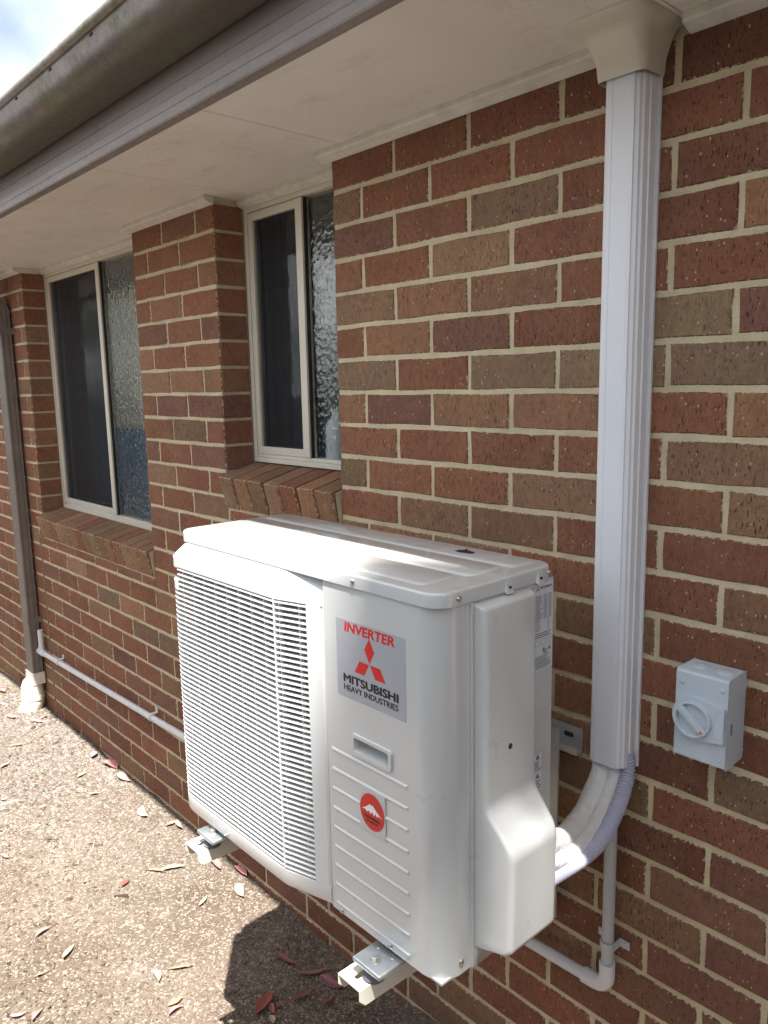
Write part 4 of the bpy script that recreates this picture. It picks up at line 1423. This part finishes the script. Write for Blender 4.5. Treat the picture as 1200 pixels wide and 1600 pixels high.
def hose(name, pts, rad, mat, label, cat, n=14, ribs=0, lump=0.0, seed=1, group=None):
    path = spline(pts, 10 if not ribs else 26)
    g = random.Random(seed)
    if ribs:
        # equal steps, alternating crest and valley
        P, acc = [path[0]], 0
        step = ribs / 4
        for a, b in zip(path[:-1], path[1:]):
            d = (b - a).length
            while acc + d >= step:
                a = a + (b - a).normalized() * (step - acc)
                P.append(a); d = (b - a).length; acc = 0
            acc += d
        path = P
        rad_l = [rad * (0.78 if i % 4 == 3 else 1.0) for i in range(len(path))]
    else:
        rad_l = [rad * (1 + lump * g.uniform(-1, 1)) for _ in path]
    mb = MB()
    mb.tube(path, rad_l, n)
    o = mb.build(name, mat, None, smooth=True, ang=30 if ribs else 70, loc=tuple(path[-1]))
    return tag(o, label, cat, group)
hose('insulated_pipe', [(0.628, -0.030, -0.555), (0.631, -0.032, -0.634), (0.650, -0.12, -0.684), (0.682, -0.24, -0.676), (0.696, -0.345, -0.640)], 0.0215, M['foam'], 'thick white lagged pipe nearest the unit, curving from the duct into its cover', 'pipe', n=18, lump=0.05, seed=2)
hose('insulated_pipe', [(0.656, -0.030, -0.555), (0.657, -0.033, -0.640), (0.680, -0.12, -0.688), (0.704, -0.235, -0.694), (0.708, -0.345, -0.672)], 0.0168, M['foam'], 'thinner white lagged pipe beside the grey corrugated conduit', 'pipe', n=18, lump=0.05, seed=5)
hose('corrugated_conduit', [(0.678, -0.022, -0.585), (0.684, -0.028, -0.632), (0.703, -0.10, -0.676), (0.717, -0.20, -0.702), (0.716, -0.345, -0.698)], 0.0150, M['conduit'], 'lilac grey corrugated conduit curving below the lagged pipes', 'conduit', n=14, ribs=0.0072)

dr = thing('drain_pipe', (0.65, -0.025, -1.13), 'thin white drain pipe running low along the brick wall to an elbow', 'pipe')
def dz(x): return -1.133 + 0.033 * (x - 0.60)
YP = -0.026
PR = 0.0128
mb = MB()
mb.tube([(-2.80, YP, dz(-2.80)), (0.60, YP, dz(0.60))], PR, 18)
mb.build('long_run', M['pvc'], dr, smooth=True)
mb = MB()
mb.tube([(0.6505, YP, -1.085), (0.6505, YP, -0.60)], PR, 18)
mb.build('riser', M['grey_pvc'], dr, smooth=True)
mb = MB()
el = [(0.595, YP, dz(0.595)), (0.618, YP, dz(0.618)), (0.635, YP, -1.129), (0.6455, YP, -1.120), (0.6505, YP, -1.107), (0.6505, YP, -1.072)]
mb.tube(spline(el, 5), 0.0168, 20)
mb.build('elbow', M['pvc'], dr, smooth=True, ang=60)
def saddle(p, axis):
    x, y, z = p
    mb = MB()
    if axis == 'z':
        ringp = [(x + 0.0142 * math.cos(R(a)), y + 0.0142 * math.sin(R(a))) for a in range(0, -181, -15)]
        ringo = [(x + 0.0162 * math.cos(R(a)), y + 0.0162 * math.sin(R(a))) for a in range(0, -181, -15)]
        outl = [(x + 0.0142, -0.0012), (x + .037, -0.0012), (x + .037, -.0032), (x + .0162, -.0032)] + ringo + [(x - .0162, -.0032), (x - .037, -.0032), (x - .037, -.0012), (x - .0142, -.0012)] + ringp[::-1]
        mb.prism(outl, 'z', z - .009, z + .009)
        c = mb.build('saddle_clip', M['grey_pvc'], dr, smooth=True, ang=40)
        for dx in (-.028, .028):
            mb = MB()
            mb.tube([(x + dx, -.0033, z), (x + dx, -.0052, z)], [.0042, .003], 12)
            mb.build('screw', M['screw'], c)
    else:
        ringp = [(y + 0.0142 * math.cos(R(a)), z + 0.0142 * math.sin(R(a))) for a in range(90, 271, 15)]
        ringo = [(y + 0.0162 * math.cos(R(a)), z + 0.0162 * math.sin(R(a))) for a in range(90, 271, 15)]
        outl = [(-0.0012, z + .0142), (-0.0012, z + .036), (-0.0034, z + .036), (-.0034, z + .0162)] + ringo + [(-.0034, z - .0162), (-.0034, z - .022), (-.0012, z - .022), (-.0012, z - .0142)] + ringp[::-1]
        mb.prism(outl, 'x', x - .009, x + .009)
        mb.build('saddle_clip', M['pvc'], dr, smooth=True, ang=40)
saddle((0.6505, YP, -1.028), 'z')
saddle((-1.50, YP, dz(-1.5)), 'x')
saddle((-2.56, YP, dz(-2.56)), 'x')
mb = MB()
xt = -2.80
mb.tube([(xt + .03, YP, dz(xt)), (xt - .055, YP, dz(xt) - .001)], 0.0165, 18)
mb.tube([(xt - .012, YP, dz(xt)), (xt - .012, YP, dz(xt) + .035)], 0.0165, 18)
mb.build('tee', M['pvc'], dr, smooth=True, ang=50)
mb = MB()
mb.tube([(xt - .012, YP, dz(xt) + .02), (xt - .012, YP, dz(xt) + .125)], 0.0135, 18)
mb.build('vent_stub', M['pvc'], dr, smooth=True, ang=50)

# --- downpipe
dp = thing('downpipe', (-2.91, -0.04, GZ), 'brown rectangular steel downpipe with a white plastic foot at the wall', 'downpipe')
DX0, DX1, DY0, DY1 = -2.965, -2.865, -0.066, -0.012
mb = MB()
ribp = [(DX0, DY1), (DX0, DY0 + .004), (DX0 + .004, DY0), (DX1 - .004, DY0), (DX1, DY0 + .004), (DX1, DY0 + .012), (DX1 - .003, DY0 + .014), (DX1 - .003, DY0 + .018), (DX1, DY0 + .020), (DX1, DY1 - .016), (DX1 - .003, DY1 - .014), (DX1 - .003, DY1 - .010), (DX1, DY1 - .008), (DX1, DY1)]
def dring(z, dy=0.0): return [(x, y + dy, z) for x, y in ribp]
lv = [(-1.385, 0), (0.56, 0), (0.62, -0.03), (0.80, -0.42), (0.83, -0.47)]
vs = []
for z, dy in lv: vs += dring(z, dy)
n = len(ribp)
fs = [(k * n + i, k * n + (i + 1) % n, (k + 1) * n + (i + 1) % n, (k + 1) * n + i) for k in range(len(lv) - 1) for i in range(n)] + [tuple(range(n)), tuple(range((len(lv) - 1) * n, len(lv) * n))]
mb.poly(vs, fs)
mb.build('pipe', M['downpipe'], dp)
for zz in (0.455, -1.075):
    mb = MB()
    mb.prism([(DX0 - .002, -0.001), (DX0 - .002, DY0 - .002), (DX1 + .002, DY0 - .002), (DX1 + .002, -.003), (DX1 + .020, -.003), (DX1 + .020, -.001), (DX1 + .0005, -.001), (DX1 + .0005, DY0 - .0005), (DX0 - .0005, DY0 - .0005), (DX0 - .0005, -.001)], 'z', zz - .017, zz + .017)
    mb.build('strap', M['downpipe'], dp)
mb = MB()
mb.prism([(DX0 - .007, DY1 + .005), (DX0 - .007, DY0 - .007), (DX1 + .007, DY0 - .007), (DX1 + .007, DY1 + .005), (DX1 + .001, DY1 + .005), (DX1 + .001, DY0 - .001), (DX0 - .001, DY0 - .001), (DX0 - .001, DY1 + .005)], 'z', -1.435, -1.372)
ad = mb.build('pipe_adaptor', M['pvc_cream'], dp, bevel=0.002)
mb = MB()
xc, yc = (DX0 + DX1) / 2, -0.062
mb.tube([(xc, yc + .014, -1.432), (xc, yc + .006, -1.445), (xc, yc, -1.456), (xc, yc, -1.503), (xc, yc, -1.504), (xc, yc, -1.525)], [0.050, 0.056, 0.0575, 0.0575, 0.0605, 0.0605], 28)
mb.build('socket', M['pvc_cream'], dp, smooth=True, ang=40)
mb = MB()
mb.tube(spline([(xc, yc, -1.520), (xc, yc - .003, -1.545), (xc - .002, yc - .016, -1.575), (xc - .004, yc - .036, -1.615), (xc - .006, yc - .06, -1.66)], 5), 0.0575, 28)
mb.build('bend', M['pvc_cream'], dp, smooth=True, ang=40)

# ================================================================= ISOLATOR SWITCH
sw = thing('isolator_switch', (0.845, 0, -0.53), 'pale grey electrical isolator switch with round rotary knob on the brick wall', 'switch')
SX0, SX1, SZ0, SZ1, SD = 0.799, 0.894, -0.530, -0.366, -0.068
mb = MB()
mb.prism([(-0.0004, SZ0 + .004), (-0.0004, SZ1 + .001), (SD + .004, SZ1), (SD, SZ1 - .004), (SD, SZ0 + .002), (SD + .003, SZ0), (-0.01, SZ0 + .002)], 'x', SX0, SX1)
body = mb.build('box', M['switch'], sw, bevel=0.0022, smooth=True, ang=35)
zc, xk = -0.4475, 0.838
KR = 0.0385
# raised middle block: rounded on the knob side, straight to the right edge
op = [(SX1 - .004, zc - 0.031), (SX1 - .004, zc + 0.031), (SX1 - .018, zc + 0.032), (SX1 - .026, zc + .034)] + [(xk + KR * math.cos(R(a)), zc + KR * math.sin(R(a))) for a in range(62, 299, 12)] + [(SX1 - .026, zc - .034), (SX1 - .018, zc - .032)]
mb = MB()
mb.prism(op, 'y', SD - 0.010, SD + 0.004)
blk = mb.build('dial_plate', M['switch'], sw, bevel=0.0016, smooth=True, ang=35)
mb = MB()
cw = 32
cir = [(math.cos(2 * math.pi * i / cw), math.sin(2 * math.pi * i / cw)) for i in range(cw)]
yl = SD - 0.010
lay_ = [(0.0335, yl - .0001), (0.0328, yl - 0.0085), (0.0305, yl - 0.0092), (0.0288, yl - 0.0085), (0.0280, yl - 0.0003)]
vs = [(xk + r_ * a, y, zc + r_ * b) for r_, y in lay_ for a, b in cir]
fs = [(k * cw + i, k * cw + (i + 1) % cw, (k + 1) * cw + (i + 1) % cw, (k + 1) * cw + i) for k in range(4) for i in range(cw)] + [tuple(range(4 * cw, 5 * cw))]
mb.poly(vs, fs)
knob = mb.build('knob', M['switch'], sw, smooth=True, ang=30)
# the block's face inside the knob is hidden by a bar across it
mat4 = Matrix.Translation((xk, 0, zc)) @ Matrix.Rotation(R(-140 + 180), 4, 'Y')
mb = MB()
mb.box(-0.0300, 0.0325, yl - 0.0125, yl - .0002, -0.0062, 0.0062, 0.0018, 2, mat=mat4)
bar = mb.build('grip', M['switch'], knob, smooth=True, ang=30)
mb = MB()
q = [mat4 @ Vector(p) for p in ((0.030, yl - 0.0128, 0.0), (0.0235, yl - 0.0128, 0.0042), (0.0235, yl - 0.0128, -0.0042))]
mb.poly(q, [(0, 1, 2)])
mb.build('pointer', M['orange'], knob)
for x_, z_ in ((SX0 + .011, SZ1 - .022), (SX1 - .012, SZ1 - .020), (SX0 + .010, SZ0 + .018), (SX1 - .012, SZ0 + .016)):
    mb = MB()
    mb.tube([(x_, SD + .001, z_), (x_, SD - .0012, z_), (x_, SD - .0018, z_)], [0.0042, 0.0042, 0.0030], 16)
    mb.build('screw_cap', M['switch'], sw, smooth=True, ang=50)
for x_ in (SX0 + .027, SX1 - .024):
    mb = MB()
    mb.tube([(x_, -0.030, SZ1 - .001), (x_, -0.030, SZ1 + .0022), (x_, -0.030, SZ1 + .0030)], [0.0148, 0.0148, 0.0132], 26)
    pg = mb.build('entry_plug', M['switch'], sw, smooth=True, ang=40)
    mb = MB()
    mb.box(x_ - .005, x_ + .005, -0.0308, -0.0292, SZ1 + .0029, SZ1 + .0036)
    mb.build('plug_slot', M['switch'], pg)
ps = Print((SX1 - .022, SD - 0.010, zc), (1, 0, 0), (0, 0, 1), (0, -1, 0))
ps.text('lettering', plain('grey_emboss', (0.47, 0.51, 0.55), 0.5), blk, 'OFF', 0.003, 0.019, 0.0085, 0.004, 0.01, 0.0003)
ps.text('lettering', bpy.data.materials['grey_emboss'], blk, 'O', 0.004, 0.011, 0.005, 0.0052, 0.0, 0.0003)
ps.text('lettering', bpy.data.materials['grey_emboss'], blk, 'ON', 0.001, -0.028, 0.0065, 0.0035, 0.01, 0.0003)
pq = Print((SX1, -0.052, zc - .022), (0, 0, 1), (0, -1, 0), (1, 0, 0))
bars = []
for v_ in (0.0, .0025, .005): rule(0.0, lg.uniform(.016, .026), v_ - .004, .0007)
pq.shape('fine_print', M['ink'], body, bars, 0.0003)

# ================================================================= FALLEN LEAVES
LC = {'pink': (0.40, 0.185, 0.175), 'cream': (0.42, 0.345, 0.215), 'tan': (0.30, 0.19, 0.11), 'plum': (0.20, 0.075, 0.08), 'red': (0.24, 0.07, 0.055), 'pale': (0.44, 0.315, 0.25), 'green': (0.16, 0.16, 0.05), 'brown': (0.20, 0.10, 0.068)}
LM = {k: leaf_mat('leaf_' + k, v) for k, v in LC.items()}
def ray_ground(u, v):
    d = rr * ((u - 600) / FPX) + uu * ((800 - v) / FPX) + fw
    t_ = (GZ - CAMP[2]) / d.z
    for _ in range(4):
        x, y = CAMP[0] + d.x * t_, CAMP[1] + d.y * t_
        t_ = (float(gz(x, min(y, -0.01))) - CAMP[2]) / d.z
    return CAMP[0] + d.x * t_, CAMP[1] + d.y * t_
lfr = random.Random(17)
def leaf(u0, v0, u1, v1, width, colr, label, curl=0.15, group='fallen gum leaves on the ground'):
    """a curled gum leaf lying between two spots of the ground"""
    a, b = Vector(ray_ground(u0, v0)), Vector(ray_ground(u1, v1))
    a.y, b.y = min(a.y, -0.02), min(b.y, -0.02)
    mid = (a + b) / 2
    L = max(0.028, (b - a).length)
    ang = math.atan2(b.y - a.y, b.x - a.x)
    L *= lfr.uniform(0.8, 1.0)
    W_ = L * width * lfr.uniform(0.75, 1.0)
    n = 9
    bend = lfr.uniform(-0.18, 0.18)
    tw = lfr.uniform(-0.5, 0.5)
    vs, fs = [], []
    for i in range(n + 1):
        t_ = i / n
        x = (t_ - 0.5) * L
        yo = bend * L * (1 - (2 * t_ - 1) ** 2)
        hw = W_ * 0.5 * (math.sin(math.pi * min(1, t_ * 1.02 + 0.0)) ** 0.8) * (1.15 - 0.45 * t_) if 0 < i < n else W_ * 0.03
        zc_ = 0.006 + curl * L * (abs(2 * t_ - 1) ** 2) * 0.35
        for k, s_ in enumerate((-1, -.5, 0, .5, 1)):
            vs.append((x, yo + hw * s_, zc_ + abs(s_) ** 1.6 * hw * 0.42 * (1 + 0.5 * math.sin(5 * t_ + tw)) + tw * 0.35 * hw * s_))
    for i in range(n):
        for k in range(4):
            q = i * 5 + k
            fs.append((q, q + 1, q + 6, q + 5))
    me = bpy.data.meshes.new('fallen_leaf')
    me.from_pydata(vs, [], fs)
    for p in me.polygons: p.use_smooth = True
    o = link('fallen_leaf', me, None, (mid.x, mid.y, float(gz(mid.x, mid.y)) + 0.002), LM[colr])
    o.rotation_euler = (lfr.uniform(-.12, .12), lfr.uniform(-.10, .10), ang)
    so_ = o.modifiers.new('thickness', 'SOLIDIFY')
    so_.thickness = 0.0006
    return tag(o, label, 'leaf', group)
LEAVES = [
    (158, 1194, 187, 1203, .55, 'pink', 'broad pink leaf on the gravel beside the wall, left of the unit'),
    (12, 1117, 32, 1124, .4, 'pink', 'pale pink leaf in front of the white downpipe foot'),
    (46, 1130, 68, 1131, .5, 'pink', 'curled pink leaf just below the white downpipe foot'),
    (62, 1126, 90, 1117, .25, 'pink', 'long thin pink leaf between downpipe foot and wall'),
    (126, 1162, 141, 1157, .6, 'pink', 'small round pink leaf near the wall'),
    (143, 1188, 153, 1174, .5, 'pale', 'small peach leaf near the wall beside the broad pink leaf'),
    (192, 1207, 206, 1224, .4, 'pale', 'peach leaf touching the wall base below the broad pink leaf'),
    (120, 1217, 136, 1208, .35, 'cream', 'small cream leaf on open gravel, left of the broad pink leaf'),
    (138, 1244, 159, 1240, .3, 'cream', 'thin cream leaf on gravel right above the long sunlit gravel patch'),
    (0, 1203, 17, 1193, .45, 'pale', 'pale curled leaf at the left picture edge on the gravel'),
    (14, 1168, 42, 1164, .22, 'tan', 'thin tan leaf on gravel near the left picture edge'),
    (0, 1078, 10, 1084, .5, 'pink', 'pink leaf far back at the left picture edge'),
    (223, 1260, 233, 1280, .38, 'cream', 'cream leaf pointing at the camera, left of the left bracket arm'),
    (258, 1293, 290, 1280, .35, 'pink', 'pink leaf lying across another by the wall above the left bracket arm'),
    (276, 1284, 286, 1300, .35, 'pale', 'small peach leaf under the crossed pink leaf by the wall'),
    (250, 1364, 292, 1358, .2, 'cream', 'long cream leaf on bare ground below the left bracket arm'),
    (230, 1362, 258, 1366, .2, 'tan', 'tan leaf lying end to end with the long cream leaf'),
    (325, 1340, 347, 1366, .34, 'pink', 'peach pink leaf just in front of the left bracket arm'),
    (374, 1351, 393, 1374, .42, 'pink', 'pink leaf leaning on the wall base right of the left bracket arm'),
    (370, 1383, 381, 1407, .42, 'cream', 'yellow cream leaf at the top edge of the unit shadow'),
    (309, 1420, 325, 1401, .3, 'cream', 'small cream leaf in sun left of the unit shadow'),
    (187, 1389, 203, 1375, .32, 'red', 'small red leaf in the middle of the open ground'),
    (55, 1469, 84, 1450, .35, 'pink', 'pink leaf on sunlit soil toward the lower left corner'),
    (98, 1505, 117, 1478, .35, 'cream', 'bent cream leaf with a point, lower left soil'),
    (51, 1531, 82, 1518, .15, 'tan', 'very thin tan leaf lying below the bent cream leaf'),
    (237, 1518, 249, 1540, .45, 'cream', 'bright curled cream leaf casting a shadow on the soil'),
    (257, 1519, 308, 1511, .16, 'tan', 'long stringy tan leaf right of the bright curled leaf'),
    (263, 1590, 287, 1575, .35, 'pink', 'pink leaf near the bottom edge left of the unit shadow'),
    (48, 1603, 70, 1575, .35, 'pink', 'pink leaf cut by the bottom picture edge at lower left'),
    (15, 1592, 42, 1585, .35, 'pale', 'peach leaf at the lower left corner'),
    (0, 1336, 16, 1344, .35, 'pink', 'pink leaf at the left picture edge halfway down the soil'),
    (259, 1575, 289, 1560, .4, 'tan', 'dull tan leaf above the pink leaf near the bottom edge'),
    (430, 1491, 468, 1512, .32, 'plum', 'plum leaf alone in the upper part of the unit shadow'),
    (463, 1522, 518, 1514, .25, 'brown', 'brown leaf across the middle of the unit shadow'),
    (497, 1527, 547, 1547, .42, 'plum', 'large plum leaf beside the tip of the right bracket arm'),
    (450, 1569, 494, 1550, .32, 'plum', 'plum leaf in shadow left of the right bracket arm'),
    (501, 1572, 522, 1558, .6, 'brown', 'triangular brown leaf below the tip of the right bracket arm'),
    (398, 1592, 428, 1552, .36, 'red', 'long dark red leaf at the lower edge of the unit shadow'),
    (424, 1572, 430, 1588, .5, 'red', 'small red leaf against the long dark red leaf'),
    (431, 1578, 443, 1570, .6, 'red', 'short red leaf right of the long dark red leaf'),
    (535, 1566, 560, 1562, .25, 'green', 'olive green leaf under the right bracket arm'),
    (549, 1572, 578, 1578, .3, 'tan', 'tan leaf near the bottom edge below the right bracket arm'),
    (420, 1590, 427, 1606, .5, 'cream', 'yellow leaf cut by the bottom edge in the unit shadow'),
]
for a in LEAVES: leaf(*a)

# ================================================================= ACROSS THE PATH (seen only in reflections and as shade)
fc = thing('boundary_fence', (-1.5, -2.9, GZ), 'blue grey steel boundary fence across the path from the house', 'fence')
for i in range(11):
    x0 = -18.6 + i * 2.4
    mb = MB()
    pts = []
    k = 0
    while k * 0.1 < 2.36:
        pts += [(x0 + k * 0.1, -2.9), (x0 + k * 0.1 + 0.03, -2.9), (x0 + k * 0.1 + 0.05, -2.93), (x0 + k * 0.1 + 0.08, -2.93)]
        k += 1
    pts = pts + [(x, y - 0.004) for x, y in pts[::-1]]
    mb.prism(pts, 'z', GZ + 0.03, GZ + 1.62)
    mb.build('fence_panel', M['fence'], fc)
    mb = MB()
    mb.box(x0 - .03, x0 - .002, -2.955, -2.875, GZ - .3, GZ + 1.66, .003)
    mb.build('post', M['fence'], fc)

sg = thing('shade_gate', (2.75, -1.45, GZ), 'unseen dark timber gate added to keep light off the right side', 'gate')  # gate added out of view to darken the unit's end and lower wall
for i in range(18):
    mb = MB()
    mb.box(2.75, 2.77, -0.10 - i * 0.153, -0.10 - (i + 1) * 0.153 + 0.006, GZ + 0.05, GZ + 1.85, .002)
    mb.build('board', M['stain'], sg)
for zz in (GZ + .3, GZ + 1.6):
    mb = MB()
    mb.box(2.771, 2.81, -0.08, -2.86, zz - .045, zz + .045, .002)
    mb.build('ledge', M['stain'], sg)

def foliage(name, centres, n, size, pal_, seed, parent):
    g = np.random.default_rng(seed)
    c = np.array([q[:3] for q in centres]); rad_ = np.array([q[3] for q in centres])
    idx = g.integers(0, len(c), n)
    d = g.normal(0, 1, (n, 3)); d /= np.linalg.norm(d, axis=1)[:, None]
    P = c[idx] + d * (rad_[idx] * g.uniform(0.15, 1, n) ** 0.6)[:, None]
    a = g.normal(0, 1, (n, 3)); a[:, 2] -= 0.6; a /= np.linalg.norm(a, axis=1)[:, None]
    b = np.cross(a, g.normal(0, 1, (n, 3))); b /= np.linalg.norm(b, axis=1)[:, None]
    L = size * g.uniform(0.7, 1.3, n)[:, None]
    W_ = L * 0.13
    V = np.stack([P - a * L * .5, P + b * W_, P + a * L * .5, P - b * W_], 1).reshape(-1, 3) - np.array(ORG[parent])
    F = np.arange(4 * n).reshape(-1, 4)
    me = bpy.data.meshes.new(name)
    me.from_pydata(V.tolist(), [], F.tolist())
    col = np.repeat(np.array(pal_)[g.integers(0, len(pal_), n)], 4, 0)
    me.attributes.new('tint', 'FLOAT_COLOR', 'POINT').data.foreach_set('color', np.concatenate([col, np.ones((len(col), 1))], 1).ravel())
    return link(name, me, parent, ORG[parent], M['hedge'])
GREENS = [(0.06, 0.085, 0.03), (0.085, 0.11, 0.045), (0.11, 0.12, 0.06), (0.05, 0.07, 0.03)]
hg = thing('hedge_row', (-3.0, -3.9, GZ), 'olive green hedge behind the boundary fence, its tall right end added to block sky', 'hedge')
hr = random.Random(4)
foliage('crown', [(-9 + i * 0.45, -3.9 + hr.uniform(-.25, .25), hr.uniform(-0.9, 0.85), hr.uniform(.35, .6)) for i in range(48)] + [(hr.uniform(-17, -7.5), -3.9 + hr.uniform(-.3, .3), hr.uniform(-0.9, 1.9), hr.uniform(.45, .75)) for i in range(40)] + [(hr.uniform(0.2, 8.0), -4.3 + hr.uniform(-.5, .3), hr.uniform(-1.0, 4.4), hr.uniform(.5, .85)) for i in range(56)], 80000, 0.10, GREENS, 8, hg)  # tall clumps on the right are added to cut sky light
mb = MB()
for i in range(9): mb.tube([(-8.5 + i * 1.9, -3.9, GZ - .1), (-8.5 + i * 1.9, -3.9, -0.4)], [.04, .025], 8)
mb.build('stem', M['bark'], hg)
gt = thing('gum_tree', (6.2, -5.6, GZ), 'tall gum tree overhanging the path beyond the fence', 'tree')
mb = MB()
trunk = spline([(6.2, -5.6, GZ - .2), (6.1, -5.5, 2.5), (6.3, -5.2, 6.0), (6.0, -4.7, 9.5), (5.9, -4.4, 11.5)], 5)
mb.tube(trunk, [0.26 - 0.20 * i / (len(trunk) - 1) for i in range(len(trunk))], 14)
for s0, tgt in (((6.2, -5.0, 7.6), (4.6, -3.6, 11.4)), ((6.2, -5.0, 7.9), (7.6, -4.6, 11.8)), ((6.1, -4.8, 9.0), (5.2, -5.4, 12.4)), ((6.1, -4.8, 9.2), (6.8, -3.7, 12.2))):
    s0, tgt = Vector(s0), Vector(tgt)
    p_ = spline([s0, s0.lerp(tgt, .5) + Vector((0, 0, -.25)), tgt], 5)
    mb.tube(p_, [0.09 - 0.07 * i / (len(p_) - 1) for i in range(len(p_))], 8)
mb.build('trunk', M['bark'], gt, smooth=True)
# leaf clumps: (a, b) is where a clump's shade would cross the level z = 0, t its height
tg = random.Random(12)
cl = []
def clump(a, b, t_, r_):
    k = t_ / SUND.z
    cl.append((a + SUND.x * k, b + SUND.y * k, SUND.z * k, r_))
for a, b, r_ in ((0.60, -0.52, .14), (0.62, -0.68, .14), (0.75, -0.62, .13), (0.76, -0.42, .13), (0.74, -0.70, .09)): clump(a, b, tg.uniform(11, 12), r_)
EDGE = len(cl)
while len(cl) < 64:
    a, b = tg.uniform(0.8, 3.8), tg.uniform(-2.9, 0.6)
    if ((a - 2.65) / 1.05) ** 2 + ((b + 1.1) / 1.6) ** 2 < 1 or ((a - 2.0) / 1.15) ** 2 + ((b + 1.85) / 0.85) ** 2 < 1: clump(a, b, tg.uniform(10.6, 12.6), tg.uniform(.25, .42))
foliage('crown', cl[:EDGE], 720, 0.12, GREENS, 3, gt)
k_ = 11.6 / SUND.z
foliage('crown', [(0.93 + SUND.x * k_, -0.59 + SUND.y * k_, SUND.z * k_, .17)], 60, 0.12, GREENS, 9, gt)  # sparse clump added to dim the sun on the pipe cover
foliage('crown', [(0.87 + SUND.x * k_, -0.71 + SUND.y * k_, SUND.z * k_, .12)], 50, 0.12, GREENS, 19, gt)  # sparse clump added to dim the sun on the panel's lower corner
foliage('crown', cl[EDGE:], 17000, 0.13, GREENS, 5, gt)

# a pale bottle standing inside on the window ledge, blurred by the obscure glass
mb = MB()
bx, by, bz = -0.472, 0.184, -0.127
mb.tube([(bx, by, bz), (bx, by, bz + .004), (bx, by, bz + .14), (bx, by, bz + .165), (bx, by, bz + .18), (bx, by, bz + .205)], [.032, .036, .036, .028, .014, .013], 20)
bo = mb.build('bottle', M['white'], None, smooth=True, ang=50, loc=(bx, by, bz))
tag(bo, 'pale bottle standing behind the obscure glass of the narrow window', 'bottle')
